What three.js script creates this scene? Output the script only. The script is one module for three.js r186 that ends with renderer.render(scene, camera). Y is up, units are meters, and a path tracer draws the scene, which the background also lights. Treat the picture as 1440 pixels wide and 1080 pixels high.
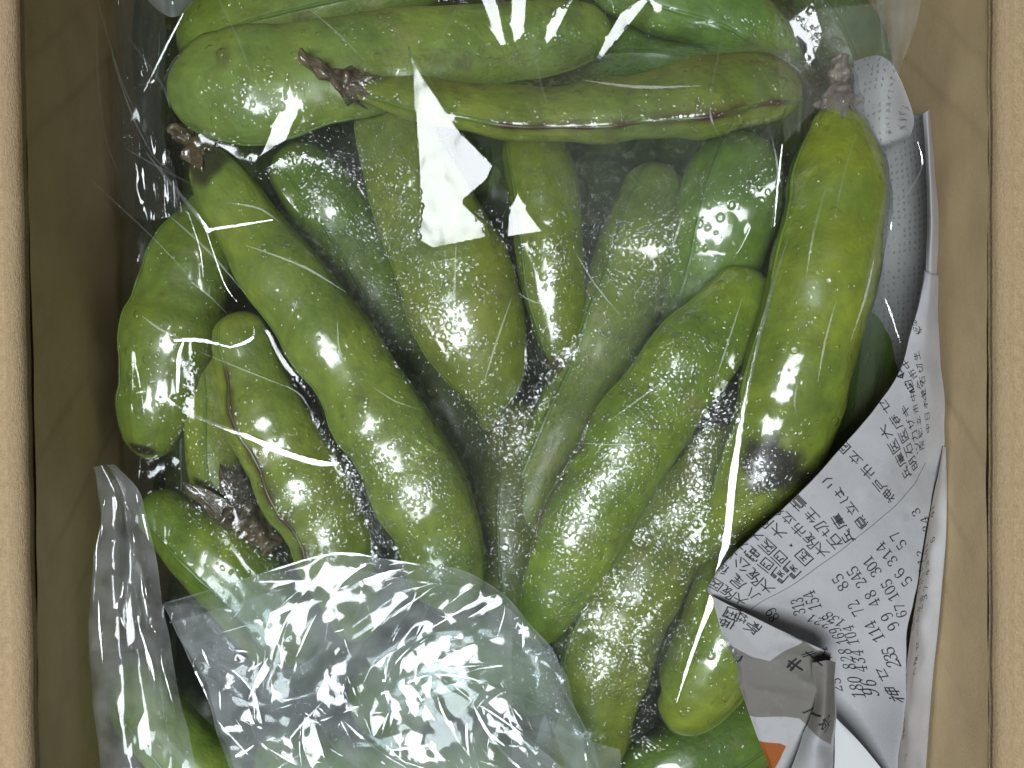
import * as THREE from 'three';
import { RoundedBoxGeometry } from 'three/addons/geometries/RoundedBoxGeometry.js';
import { ImprovedNoise } from 'three/addons/math/ImprovedNoise.js';
import { mergeGeometries } from 'three/addons/utils/BufferGeometryUtils.js';
import { RectAreaLightUniformsLib } from 'three/addons/lights/RectAreaLightUniformsLib.js';

// ---------------------------------------------------------------- camera, lamp, exposure
const D = 0.2166;                       // camera height over the middle of the pods (y = 0)
const K = 0.0002;                       // metres per photograph pixel at y = 0
const scene = new THREE.Scene();
scene.background = new THREE.Color().setRGB(0.08, 0.084, 0.088);   // dim room above the box
const camera = new THREE.PerspectiveCamera(2 * Math.atan(0.108 / D) * 180 / Math.PI, 4 / 3, 0.01, 20);
camera.position.set(0, D, 0); camera.up.set(0, 0, -1); camera.lookAt(0, 0, 0);
camera.focus = D - 0.012; camera.userData.fStop = 9;
RectAreaLightUniformsLib.init();
const lamp = new THREE.RectAreaLight(new THREE.Color().setRGB(0.95, 1.0, 1.03), 24, 0.62, 0.62);
lamp.name = 'ceiling_lamp'; lamp.position.set(-0.29, 1.3, 0.34); lamp.lookAt(0, 0, 0); scene.add(lamp);
const renderer = new THREE.WebGLRenderer({ antialias: true });
renderer.toneMapping = THREE.LinearToneMapping; renderer.toneMappingExposure = 0.72;
renderer.shadowMap.enabled = true;

// ---------------------------------------------------------------- helpers
function rng(seed) { let s = seed >>> 0; return () => { s = (s + 0x6d2b79f5) | 0; let t = Math.imul(s ^ (s >>> 15), 1 | s); t = (t + Math.imul(t ^ (t >>> 7), 61 | t)) ^ t; return ((t ^ (t >>> 14)) >>> 0) / 4294967296; }; }
const perlin = new ImprovedNoise();
const noise = (x, y, z = 0.37) => perlin.noise(x, y, z);
const fbm = (x, y, z = 0.37, o = 4) => { let a = 0, w = 0.5, f = 1; for (let i = 0; i < o; i++) { a += w * noise(x * f, y * f, z + i * 7.7); f *= 2.03; w *= 0.5; } return a; };
const clamp = (x, a = 0, b = 1) => Math.min(b, Math.max(a, x));
const sst = (a, b, x) => { const t = clamp((x - a) / (b - a)); return t * t * (3 - 2 * t); };
const mix = (a, b, t) => a + (b - a) * t;
const W = (px, py, y = 0) => { const k = K * (D - y) / D; return new THREE.Vector3((px - 720) * k, y, (py - 540) * k); };
const taken = new Map();
function numbered(name) { const n = taken.get(name) ?? 0; taken.set(name, n + 1); return n ? name + '_' + String(n).padStart(3, '0') : name; }
function thing(name, label, category, at = [0, 0, 0], group) {
  const o = new THREE.Group(); o.name = numbered(name); o.position.set(...at); o.userData = { label, category }; if (group) o.userData.group = group; scene.add(o); return o;
}
function part(name, geometry, material, parent, label) {
  const m = new THREE.Mesh(geometry, material); m.name = name; m.castShadow = m.receiveShadow = true; if (label) m.userData.label = label;
  m.position.copy(parent.position).negate(); parent.add(m); return m;        // geometry is given in scene coordinates
}
function cr(p0, p1, p2, p3, t) { const a = t * t, b = a * t; return 0.5 * (2 * p1 + (p2 - p0) * t + (2 * p0 - 5 * p1 + 4 * p2 - p3) * a + (3 * p1 - p0 - 3 * p2 + p3) * b); }
function along(list, t) {               // Catmull-Rom through rows of numbers
  const n = list.length - 1, f = clamp(t) * n, i = Math.min(n - 1, Math.floor(f)), q = f - i;
  const a = list[Math.max(0, i - 1)], b = list[i], c = list[i + 1], d = list[Math.min(n, i + 2)];
  return b.map((_, k) => cr(a[k], b[k], c[k], d[k], q));
}
function grid(nu, nv, f) {              // f(i, j) -> [x, y, z, u, v]
  const p = new Float32Array((nu + 1) * (nv + 1) * 3), uv = new Float32Array((nu + 1) * (nv + 1) * 2), ix = [];
  for (let j = 0; j <= nv; j++) for (let i = 0; i <= nu; i++) { const r = f(i / nu, j / nv, i, j), k = j * (nu + 1) + i; p[k * 3] = r[0]; p[k * 3 + 1] = r[1]; p[k * 3 + 2] = r[2]; uv[k * 2] = r[3]; uv[k * 2 + 1] = r[4]; }
  for (let j = 0; j < nv; j++) for (let i = 0; i < nu; i++) { const a = j * (nu + 1) + i, b = a + 1, c = a + nu + 1, d = c + 1; ix.push(a, c, b, b, c, d); }
  const g = new THREE.BufferGeometry(); g.setAttribute('position', new THREE.BufferAttribute(p, 3)); g.setAttribute('uv', new THREE.BufferAttribute(uv, 2)); g.setIndex(ix); g.computeVertexNormals(); return g;
}
function dataTex(w, h, f, srgb, repeat = true) {
  const d = new Uint8Array(w * h * 4);
  for (let y = 0; y < h; y++) for (let x = 0; x < w; x++) { const c = f(x, y), k = (y * w + x) * 4; for (let i = 0; i < 3; i++) d[k + i] = clamp(Array.isArray(c) ? c[i] : c) * 255; d[k + 3] = 255; }
  const t = new THREE.DataTexture(d, w, h); t.magFilter = t.minFilter = THREE.LinearFilter; if (repeat) t.wrapS = t.wrapT = THREE.RepeatWrapping; if (srgb) t.colorSpace = THREE.SRGBColorSpace; t.needsUpdate = true; return t;
}
// sharp-creased folds: a sum of softened triangle waves along random, slightly bent directions
function folds(seed, count, lmin, lmax, slope, warp = 0.004, k = 0.99) {
  const r = rng(seed), ws = [];
  for (let i = 0; i < count; i++) { const a = r() * Math.PI * 2, l = mix(lmin, lmax, r()); ws.push([Math.cos(a), Math.sin(a), 2 * Math.PI / l, r() * 6.28, slope * l / 4 * (0.5 + r()), r() * 50, 2 * l]); }
  return (x, z) => {
    const wx = x + warp * noise(x * 40, z * 40, seed * 0.31), wz = z + warp * noise(x * 40, z * 40, seed * 0.31 + 9.1); let h = 0;
    for (const [cx, cz, f, p, a, q, l] of ws) h += a * sst(-0.25, 0.35, noise(x / l, z / l, q)) * Math.asin(k * Math.sin((wx * cx + wz * cz) * f + p)) * 2 / Math.PI;
    return h;
  };
}

// ---------------------------------------------------------------- materials
const cardFibre = dataTex(512, 512, (x, y) => { const f = 0.5 + 0.5 * fbm(x / 512 * 16 * 1, y / 512 * 60, 3.1, 3), g = fbm(x / 14, y / 14, 1.2, 3), s = noise(x / 2.1, y / 3.3, 8.8); const v = 0.9 + 0.2 * (f - 0.5) + 0.26 * g + 0.24 * s; return [v, v * 0.985, v * 0.95]; }, false);
cardFibre.repeat.set(14, 14);
const cardBump = dataTex(256, 256, (x, y) => 0.5 + 0.3 * noise(x / 3, y / 5, 2.2) + 0.2 * noise(x / 9, y / 12, 4.4), false); cardBump.repeat.set(24, 24);
const cardMat = new THREE.MeshStandardMaterial({ name: 'kraft cardboard', color: new THREE.Color().setRGB(0.45, 0.33, 0.19), map: cardFibre, bumpMap: cardBump, bumpScale: 0.0003, roughness: 0.85 });
const scuffTex = dataTex(1024, 512, (x, y) => {
  const u = x / 1024, v = y / 512; let s = 0;
  for (let k = 0; k < 26; k++) { const c = -0.35 + k * 0.068 + 0.012 * Math.sin(k * 5.3), d = Math.abs(u - c - v * 0.22 - 0.006 * noise(v * 4, k)) * 220, m = sst(0, 0.5, noise(v * 1.5 + k * 3.1, k * 1.7, 0.3) + 0.15); s += Math.exp(-d * d) * m; }
  const g = 0.96 + 0.16 * fbm(u * 30, v * 12, 2.2, 4) + 0.07 * noise(x / 2, y / 2, 3.3) - 0.13 * clamp(s); return [g, g * 0.98, g * 0.93];
}, false, false);
const wallMat = new THREE.MeshStandardMaterial({ name: 'scuffed kraft wall', color: new THREE.Color().setRGB(0.60, 0.46, 0.275), map: scuffTex, bumpMap: cardBump, bumpScale: 0.0001, roughness: 0.8 });

// pod skin: fine mottling and wet droplets
const podMap = dataTex(512, 512, (x, y) => { const a = fbm(x / 40, y / 14, 1.5, 4), s = noise(x / 3, y / 3, 6.6), d = sst(0.42, 0.6, noise(x / 6, y / 6, 9.9)); const v = 0.9 + 0.22 * a + 0.06 * s - 0.06 * d; return [v, v, v * 0.95]; }, false);
podMap.repeat.set(12, 12);
function domes(n, w, h, count, rmin, rmax, seed, density, wrap) {       // height map of little water drops
  const r = rng(seed), a = new Float32Array(w * h);
  for (let k = 0; k < count; k++) {
    const cx = r() * w, cy = r() * h, q = r(), rad = mix(rmin, rmax, q * q * q * q), e = 0.75 + 0.5 * r(), tall = 0.4 + 1.1 * r(); if (density && r() > density(cx / w, cy / h)) continue;
    const R = Math.ceil(rad * 1.4);
    for (let y = -R; y <= R; y++) for (let x = -R; x <= R; x++) { const d = (x * x * e + y * y / e) / (rad * rad); if (d > 1) continue; let X = Math.floor(cx + x), Y = Math.floor(cy + y); if (wrap) { X = (X + w) % w; Y = (Y + h) % h; } else if (X < 0 || Y < 0 || X >= w || Y >= h) continue; const v = Math.sqrt(1 - d) * rad / rmax * tall; if (v > a[Y * w + X]) a[Y * w + X] = v; }
  }
  return a;
}
const podDrops = domes(0, 512, 512, 5200, 1.2, 9, 77, null, true);
const podBump = dataTex(512, 512, (x, y) => 0.22 * podDrops[y * 512 + x] + 0.3 * (0.5 + fbm(x / 22, y / 12, 2, 3)), false); podBump.repeat.set(22, 22);
const podMat = new THREE.MeshPhysicalMaterial({ name: 'wet green pod skin', vertexColors: true, map: podMap, bumpMap: podBump, bumpScale: 0.00025, roughness: 0.5, clearcoat: 0.3, clearcoatRoughness: 0.22, specularIntensity: 0.6 });
const seamMat = new THREE.MeshPhysicalMaterial({ name: 'pod seam', vertexColors: true, map: podMap, roughness: 0.5, clearcoat: 0.4, clearcoatRoughness: 0.2 });
const stemMat = new THREE.MeshPhysicalMaterial({ name: 'withered stem', vertexColors: true, side: THREE.DoubleSide, roughness: 1, bumpMap: podBump, bumpScale: 0.0006, roughnessMap: podBump });

// ---------------------------------------------------------------- the carton
const XL = (z) => -0.1182 + 0.0205 * z, XR = 0.1173, RIM = 0.03, ZF = 0.185, FLOOR = -0.062;
const box = thing('cardboard_box', 'open brown corrugated cardboard box holding the bag of pods and newspaper', 'box', [0, FLOOR, 0]);
{
  const slab = (x0, x1, y0, y1, z0, z1) => { const g = new RoundedBoxGeometry(x1 - x0, y1 - y0, z1 - z0, 2, 0.0012); g.translate((x0 + x1) / 2, (y0 + y1) / 2, (z0 + z1) / 2); const p = g.attributes.position, uv = g.attributes.uv; for (let i = 0; i < p.count; i++) uv.setXY(i, p.getX(i) + p.getY(i), p.getZ(i)); return g; };
  part('bottom', slab(-0.126, 0.121, FLOOR - 0.004, FLOOR, -ZF, ZF), cardMat, box);
  part('wall', slab(-0.126, 0.121, FLOOR, RIM, -ZF - 0.005, -ZF - 0.0002), cardMat, box);
  part('wall', slab(-0.126, 0.121, FLOOR, RIM, ZF + 0.0002, ZF + 0.005), cardMat, box);
  const side = (sgn) => {               // inner wall face, a scored rounded fold, then the flap bent outwards
    const wallAt = (z) => sgn < 0 ? XL(z) : XR;
    const wall = grid(30, 120, (u, v) => {
      const z = mix(-ZF, ZF, v), y = mix(FLOOR, RIM - 0.003, u), bow = 0.0007 * Math.sin(v * 7 + 1) * u + 0.0004 * noise(z * 60, y * 40, sgn);
      return [wallAt(z) + sgn * (bow + 0.0002), y, z, v, u];
    });
    const outer = grid(2, 2, (u, v) => [wallAt(mix(-ZF, ZF, v)) + sgn * 0.0045, mix(FLOOR, RIM - 0.003, u), mix(-ZF, ZF, v), u, v]);
    part('wall', mergeGeometries([wall, outer]), wallMat, box, sgn < 0 ? 'left wall in shade' : 'right wall with faint diagonal scuffs');
    const prof = []; const R = 0.0034;
    prof.push([0, RIM - 0.003]); prof.push([0.0003, RIM - 0.0022]); prof.push([-0.0002, RIM - 0.0014]);
    for (let k = 0; k <= 8; k++) { const a = k / 8 * Math.PI / 2; prof.push([R * (1 - Math.cos(a)), RIM - 0.001 + R * 0.75 * Math.sin(a)]); }
    prof.push([R + 0.012, RIM + 0.0012]); prof.push([R + 0.05, RIM - 0.001]); prof.push([R + 0.11, RIM - 0.012]); prof.push([R + 0.11, RIM - 0.016]); prof.push([R + 0.05, RIM - 0.005]); prof.push([R + 0.002, RIM - 0.003]);
    const flap = grid(prof.length - 1, 160, (u, v, i) => { const z = mix(-ZF, ZF, v), [a, y] = prof[i]; const wob = 0.0003 * noise(z * 60, 2.2, sgn * 3) + 0.00012 * noise(z * 400, 1.2, sgn * 5) * (i > 3 ? 1 : 0.3); return [wallAt(z) + sgn * (a + wob), y + 0.0002 * noise(z * 90, a * 300), z, z, i * 0.004 + a]; });
    part('flap', flap, cardMat, box, sgn < 0 ? 'left flap bent outwards' : 'right flap bent outwards');
  };
  side(-1); side(1);
  const endFlap = (s) => slab(-0.118, 0.115, RIM - 0.003, RIM + 0.001, s > 0 ? ZF + 0.0055 : -ZF - 0.11, s > 0 ? ZF + 0.11 : -ZF - 0.0055);
  part('flap', endFlap(1), cardMat, box); part('flap', endFlap(-1), cardMat, box);
}

// ---------------------------------------------------------------- the bean pods
const podGeos = [];                     // every pod surface, which the bag lies on
const GREEN = [0.2, 0.245, 0.04];
function pod(o) {
  const { pts, th = 0.72, roll = 0, seed, bump = 0.06, lam = 0.03, tone = [1, 1, 1], seamAt = 0.5, blots = [], endA = 1, endB = 1, seamColor } = o, r = rng(seed), nA = 52, nS = 120;
  const rows = pts.map(([px, py, y, w]) => { const p = W(px, py, y); return [p.x, p.y, p.z, w * K * (D - y) / D]; });
  const dense = []; for (let k = 0; k <= 300; k++) dense.push(along(rows, k / 300));
  const len = [0]; for (let k = 1; k <= 300; k++) len.push(len[k - 1] + Math.hypot(...[0, 1, 2].map((c) => dense[k][c] - dense[k - 1][c])));
  const L = len[300], at = (s) => { let k = 1; while (k < 300 && len[k] < s) k++; const t = (s - len[k - 1]) / Math.max(1e-9, len[k] - len[k - 1]); return dense[k - 1].map((v, c) => mix(v, dense[k][c], clamp(t))); };
  const ph = r() * 6.28, ph2 = r() * 50, up = new THREE.Vector3(0, 1, 0), T = new THREE.Vector3(), S = new THREE.Vector3(), U = new THREE.Vector3();
  const frame = (s) => {
    const a = at(Math.max(0, s - 0.002)), b = at(Math.min(L, s + 0.002)), c = at(s); T.set(b[0] - a[0], b[1] - a[1], b[2] - a[2]).normalize(); S.crossVectors(T, up).normalize(); U.crossVectors(S, T).normalize();
    const cs = Math.cos(roll), sn = Math.sin(roll), S2 = S.clone().multiplyScalar(cs).addScaledVector(U, sn), U2 = U.clone().multiplyScalar(cs).addScaledVector(S, -sn); return { c, S: S2.clone(), U: U2, T: T.clone() };
  };
  const ridge = (th0, th1, w) => { let d = Math.abs(((th0 - th1 + Math.PI * 3) % (Math.PI * 2)) - Math.PI); return Math.exp(-(d / w) * (d / w)); };
  const prof = (s) => { const ra = Math.max(0.002, rows[0][3] * endA), rb = Math.max(0.002, rows.at(-1)[3] * endB); const a = clamp(s / ra), b = clamp((L - s) / rb); return Math.sqrt(Math.max(0, 1 - (1 - a) * (1 - a))) * Math.sqrt(Math.max(0, 1 - (1 - b) * (1 - b))); };
  const seam = seamAt * Math.PI;
  const surf = (s, a, lift = 0) => {
    const f = frame(s), e = prof(s), w = f.c[3], cx = Math.cos(a), sy = Math.sin(a), seed_ = Math.sin(s / lam * Math.PI * 2 + ph + 0.9 * noise(s * 60, ph2)), b0 = 0.5 + 0.5 * seed_, sw = bump * 0.8 * (b0 * b0 * (3 - 2 * b0)), lop = 0.7 + 0.6 * Math.cos(a - seam);
    let q = 1 + sw * (0.55 * lop + 1.2 * Math.abs(sy)) - bump * 0.42 + 0.045 * noise(s * 70, Math.cos(a) * 1.1 + ph2, sy * 1.1) + 0.016 * noise(s * 260, cx * 4 + ph2, sy * 4) + 0.05 * noise(s * 28 + ph2, cx * 0.7, sy * 0.7 + 4);
    q += 0.06 * ridge(a, seam, 0.16) - 0.03 * ridge(a, seam, 0.42) + 0.06 * ridge(a, seam + Math.PI, 0.16) - 0.02 * ridge(a, seam + Math.PI, 0.42);
    const R = w * e * q + lift; return new THREE.Vector3(f.c[0], f.c[1], f.c[2]).addScaledVector(f.S, cx * R).addScaledVector(f.U, sy * (R - lift) * th + sy * lift);
  };
  const warpS = (t) => L * (0.5 - 0.5 * Math.cos(Math.PI * t)) * 0.35 + L * t * 0.65;
  const cols = new Float32Array((nA + 1) * (nS + 1) * 3);
  const g = grid(nA, nS, (u, v, i, j) => {
    const s = warpS(v), a = (u % 1) * Math.PI * 2, p = surf(s, a), k = (j * (nA + 1) + i) * 3, t = s / L;
    const n1 = fbm(p.x * 45 + ph2, p.z * 45, p.y * 45 + ph2, 3), n2 = noise(p.x * 260, p.z * 260, p.y * 260 + ph2), n3 = noise(p.x * 90, p.z * 90, ph2 + 5);
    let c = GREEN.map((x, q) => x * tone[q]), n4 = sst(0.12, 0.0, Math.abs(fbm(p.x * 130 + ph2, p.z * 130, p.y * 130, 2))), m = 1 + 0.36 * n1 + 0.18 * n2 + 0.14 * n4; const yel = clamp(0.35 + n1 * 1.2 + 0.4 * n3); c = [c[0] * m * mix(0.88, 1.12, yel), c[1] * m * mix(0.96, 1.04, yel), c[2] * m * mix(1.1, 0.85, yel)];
    const rd = Math.max(ridge(a, seam, 0.1), ridge(a, seam + Math.PI, 0.1)) * 0.22; c = [mix(c[0], 0.12, rd), mix(c[1], 0.2, rd), mix(c[2], 0.03, rd)];
    if (seamColor) { const q = ridge(a, seam, 0.17) * sst(seamColor[0], seamColor[0] + 0.06, t) * (1 - sst(seamColor[1] - 0.06, seamColor[1], t)) * clamp(0.8 + 2 * noise(s * 200, 3)); c = [mix(c[0], 0.07, q), mix(c[1], 0.03, q), mix(c[2], 0.012, q)]; }
    for (const [bt, ba, rt, rar, bc, str = 1] of blots) { let da = Math.abs(((a - ba * Math.PI + Math.PI * 3) % (Math.PI * 2)) - Math.PI), d = Math.hypot((t - bt) / rt, da / rar) + 0.4 * n1 + 0.25 * n2 + 0.3 * n3, q = (1 - sst(0.6, 1.15, d)) * str; c = c.map((x, z) => mix(x, bc[z], q)); }
    const q = 0.35 * (1 - sst(0, 0.03, Math.min(t, 1 - t))); c = [mix(c[0], 0.12, q), mix(c[1], 0.12, q), mix(c[2], 0.03, q)];
    const spk = sst(0.5, 0.62, noise(p.x * 420 + 7, p.z * 420, ph2)) * 0.06; c = c.map((x, z) => mix(x, [0.09, 0.075, 0.02][z], spk)); const scf = sst(0.28, 0.42, fbm(p.x * 70 + 31, p.z * 70, ph2 + 11, 3)) * 0.45; c = c.map((x, z) => mix(x, [0.3, 0.27, 0.1][z], scf)); const dul = sst(0.3, 0.45, fbm(p.x * 110 + 3, p.z * 110, ph2 + 21, 3)) * 0.5; c = c.map((x, z) => mix(x, [0.1, 0.085, 0.02][z], dul));
    cols.set(c.map((x) => clamp(x, 0.004, 1)), k);
    return [p.x, p.y, p.z, s, a / 6.2832 * 0.06];
  });
  g.setAttribute('color', new THREE.BufferAttribute(cols, 3));
  { const n = g.attributes.normal; for (let j = 0; j <= nS; j++) { const a = j * (nA + 1), b = a + nA, x = n.getX(a) + n.getX(b), y = n.getY(a) + n.getY(b), z = n.getZ(a) + n.getZ(b), l = Math.hypot(x, y, z) || 1; n.setXYZ(a, x / l, y / l, z / l); n.setXYZ(b, x / l, y / l, z / l); } const uv = g.attributes.uv; for (let j = 0; j <= nS; j++) uv.setY(j * (nA + 1) + nA, 0.06); }
  podGeos.push(g);
  const mid = at(L / 2), t = thing('broad_bean_pod', o.label, 'bean pod', [mid[0], mid[1], mid[2]]);
  part('pod_shell', g, podMat, t, o.shell);
  // the suture: a low cord along the edge of the pod
  { const n = 90, ring = 6, sc = new Float32Array((ring + 1) * (n + 1) * 3), s0 = L * 0.03, s1 = L * 0.97;
    const sg = grid(ring, n, (u, v, i, j) => { const s = mix(s0, s1, v), p = surf(s, seam, -0.0001), f = frame(s), w = 0.0004 * prof(s) * (1 + 0.35 * noise(s * 220, ph2)), out = f.S.clone().multiplyScalar(Math.cos(seam)).addScaledVector(f.U, Math.sin(seam)), tang = new THREE.Vector3().crossVectors(out, f.T), a = u * 6.2832; p.addScaledVector(out, Math.cos(a) * w * 0.7).addScaledVector(tang, Math.sin(a) * w * 1.6);
      const tt = s / L, br = seamColor ? sst(seamColor[0], seamColor[0] + 0.05, tt) * (1 - sst(seamColor[1] - 0.05, seamColor[1], tt)) * clamp(0.75 + 1.6 * noise(s * 160, 8)) : 0, base = [0.15 * tone[0], 0.22 * tone[1], 0.03 * tone[2]]; sc.set([mix(base[0], 0.075, br), mix(base[1], 0.03, br), mix(base[2], 0.012, br)], (j * (ring + 1) + i) * 3); return [p.x, p.y, p.z, s, u * 0.01]; });
    sg.setAttribute('color', new THREE.BufferAttribute(sc, 3)); part('seam', sg, seamMat, t); }
  if (o.stem) {                          // withered calyx and stalk at the start of the pod
    const { len: sl = 0.011, bend = [0, 0], col = [0.05, 0.035, 0.02], tip = [0.2, 0.14, 0.07], w = 0.0032, end = 0 } = o.stem, s0 = end ? L : 0, c0 = at(s0), c1 = at(end ? L - 0.006 : 0.006), dir = new THREE.Vector3(c0[0] - c1[0], (c0[1] - c1[1]) * 0.5, c0[2] - c1[2]).normalize();
    const n = 36, ring = 22, sc = new Float32Array((ring + 1) * (n + 1) * 3), sideV = new THREE.Vector3().crossVectors(dir, up).normalize(), upV = new THREE.Vector3().crossVectors(sideV, dir);
    let sg = grid(ring, n, (u, v, i, j) => {
      const a = u * 6.2832, s = mix(-0.004, sl, v), q = new THREE.Vector3(c0[0], c0[1], c0[2]).addScaledVector(dir, s); q.x += bend[0] * v * v; q.z += bend[1] * v * v;
      let rad = w * (v < 0.3 ? mix(0.75, 1.25, v / 0.3) : v < 0.55 ? mix(1.25, 0.6, (v - 0.3) / 0.25) : 0.6 + 0.12 * Math.sin(v * 20)) * (v > 0.96 ? (1 - v) / 0.04 : 1); rad *= 1 + 0.4 * noise(Math.cos(a) * 1.7 + seed, Math.sin(a) * 1.7, s * 420) + 0.22 * Math.cos(a * 5 + s * 300) * (v < 0.5 ? 1 : 0.4);
      const k = clamp(0.35 + 1.1 * noise(Math.cos(a) * 2 + seed, Math.sin(a) * 2, s * 600) + (v - 0.5) * 0.5); sc.set(col.map((x, z) => mix(x, tip[z], k)), (j * (ring + 1) + i) * 3);
      q.addScaledVector(sideV, Math.cos(a) * rad).addScaledVector(upV, Math.sin(a) * rad * 0.85); return [q.x, q.y, q.z, s, u * 0.02]; });
    sg.setAttribute('color', new THREE.BufferAttribute(sc, 3));
    const lobes = []; for (let q = 0; q < 5; q++) { const a0 = q / 5 * 6.28 + seed, ll = w * (1.6 + 1.2 * r()), lc = new Float32Array(5 * 9 * 3);
      const lg = grid(4, 8, (u, v, i, j) => { const a = a0 + (u - 0.5) * 1.3 * (1 - v * v), rad = w * (1.0 + 0.45 * v + 0.25 * noise(v * 3, u * 3, seed + q)), p = new THREE.Vector3(c0[0], c0[1], c0[2]).addScaledVector(dir, 0.001 - ll * v).addScaledVector(sideV, Math.cos(a) * rad).addScaledVector(upV, Math.sin(a) * rad); const k = clamp(0.3 + 0.6 * v + 0.6 * noise(u * 5, v * 5, q)); lc.set(col.map((x, z) => mix(x, tip[z], k * 0.8)), (j * 5 + i) * 3); return [p.x, p.y, p.z, v * 0.006, u * 0.02]; });
      lg.setAttribute('color', new THREE.BufferAttribute(lc, 3)); lobes.push(lg); }
    sg = mergeGeometries([sg, ...lobes]); part('stem', sg, stemMat, t, 'withered brown stem'); podGeos.push(sg);
  }
  return t;
}
const BR = [0.03, 0.02, 0.012];
// top of the heap
pod({ label: 'long pod lying crosswise near the top of the bag, dark withered stem at its left', seed: 11, th: 0.6, roll: 0.5, bump: 0.12, lam: 0.024, seamAt: 0.17, tone: [1.0, 0.98, 0.95], seamColor: [0.3, 0.95],
  pts: [[497, 122, 0.016, 18], [560, 134, 0.017, 33], [640, 148, 0.018, 42], [760, 161, 0.019, 47], [880, 152, 0.02, 57], [980, 138, 0.02, 66], [1060, 124, 0.019, 62], [1124, 126, 0.016, 32]], stem: { len: 0.013, bend: [-0.002, -0.006], tip: [0.22, 0.17, 0.1] } });
pod({ label: 'wide pale pod behind the crosswise stemmed pod, its blunt round end at the left', seed: 12, th: 0.55, bump: 0.11, lam: 0.028, tone: [1.05, 1.12, 1.3], seamAt: 0.02, endA: 1.3,
  pts: [[238, 130, -0.002, 54], [300, 122, 0.001, 76], [380, 117, 0.003, 82], [470, 98, 0.004, 72], [560, 80, 0.004, 72], [650, 66, 0.003, 60], [760, 52, 0.001, 54], [860, 40, -0.002, 36]] });
pod({ label: 'dark pod cut by the upper edge of the photo, above the wide pale pod', seed: 13, th: 0.65, tone: [0.75, 0.85, 0.7], seamAt: 0.35, pts: [[255, 70, -0.02, 40], [330, 30, -0.012, 52], [430, 2, -0.008, 54], [540, -22, -0.006, 50], [640, -50, -0.006, 40]] });
pod({ label: 'deep green pod at the upper right, behind the right end of the crosswise pod', seed: 14, th: 0.7, tone: [0.7, 0.92, 0.9], seamAt: 0.3, pts: [[830, -40, -0.004, 44], [930, -8, -0.003, 54], [1020, 22, -0.003, 52], [1080, 62, -0.005, 40], [1120, 110, -0.01, 22]] });
// middle
pod({ label: 'broad flat pod hanging below the crosswise pod with its beak pointing down', seed: 15, th: 0.52, bump: 0.05, lam: 0.034, tone: [1.0, 0.95, 0.75], seamAt: 0.12, endB: 1,
  pts: [[545, 130, -0.004, 52], [562, 210, -0.004, 60], [600, 300, -0.004, 72], [638, 385, -0.004, 84], [662, 460, -0.005, 80], [686, 530, -0.006, 56], [688, 575, -0.008, 22], [682, 607, -0.009, 5]] });
pod({ label: 'narrow pod hanging beside the broad beaked pod, to its right', seed: 16, th: 0.66, bump: 0.06, tone: [0.85, 0.86, 0.6], seamAt: 0.2,
  pts: [[738, 170, -0.006, 44], [764, 260, -0.006, 50], [772, 340, -0.006, 50], [780, 420, -0.008, 44], [786, 480, -0.009, 30], [792, 514, -0.011, 12]], stem: { end: 1, len: 0.009, w: 0.0034, col: [0.05, 0.045, 0.02], tip: [0.16, 0.14, 0.06] } });
pod({ label: 'long diagonal pod left of the centre, running from its dark stem to the crumpled film', seed: 17, th: 0.56, bump: 0.12, lam: 0.025, tone: [1.02, 1.06, 0.95], seamAt: 0.06, endA: 1,
  pts: [[282, 212, 0.001, 26], [318, 268, 0.003, 42], [368, 345, 0.005, 52], [432, 432, 0.006, 59], [494, 520, 0.006, 60], [548, 610, 0.006, 65], [596, 700, 0.005, 66], [624, 780, 0.003, 58], [642, 860, 0.0, 40]], stem: { len: 0.01, bend: [-0.003, 0.001], w: 0.0036 }, blots: [[0.03, 0.5, 0.05, 1.2, BR, 0.85]] });
pod({ label: 'plump pod along the left side of the bag, brown dot on its lower tip', seed: 18, th: 0.7, bump: 0.09, lam: 0.025, tone: [0.78, 0.85, 0.6], seamAt: 0.2, endB: 1,
  pts: [[322, 270, -0.012, 34], [290, 335, -0.008, 54], [258, 410, -0.006, 66], [237, 490, -0.005, 66], [222, 570, -0.006, 54], [206, 645, -0.008, 26]], blots: [[0.955, 0.5, 0.026, 0.8, BR, 0.97]] });
pod({ label: 'short bulging pod at lower left with a brown line along its side', seed: 19, th: 0.6, bump: 0.12, lam: 0.024, tone: [1.1, 1.08, 0.85], seamAt: 0.32, seamColor: [0.12, 0.75], endA: 0.8,
  pts: [[334, 438, 0.004, 32], [346, 500, 0.005, 46], [372, 580, 0.005, 58], [414, 660, 0.004, 64], [456, 740, 0.003, 62], [488, 830, 0.0, 48], [508, 900, -0.004, 26]] });
pod({ label: 'pod below the brown-lined one, ending in a large dark withered stem', seed: 20, th: 0.7, tone: [1.0, 1.0, 0.7], seamAt: 0.5,
  pts: [[332, 712, -0.004, 26], [304, 672, -0.005, 34], [300, 610, -0.006, 40], [300, 540, -0.009, 44], [290, 470, -0.014, 40]], stem: { len: 0.015, bend: [0.002, 0.001], w: 0.0062, col: [0.025, 0.018, 0.012], tip: [0.17, 0.12, 0.06] } });
pod({ label: 'pod in the lower left corner running under the crumpled film', seed: 21, th: 0.75, tone: [0.9, 1.0, 0.6], seamAt: 0.4,
  pts: [[205, 698, -0.006, 30], [250, 740, -0.006, 46], [310, 790, -0.006, 58], [370, 850, -0.008, 62], [430, 930, -0.01, 52]] });
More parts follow.
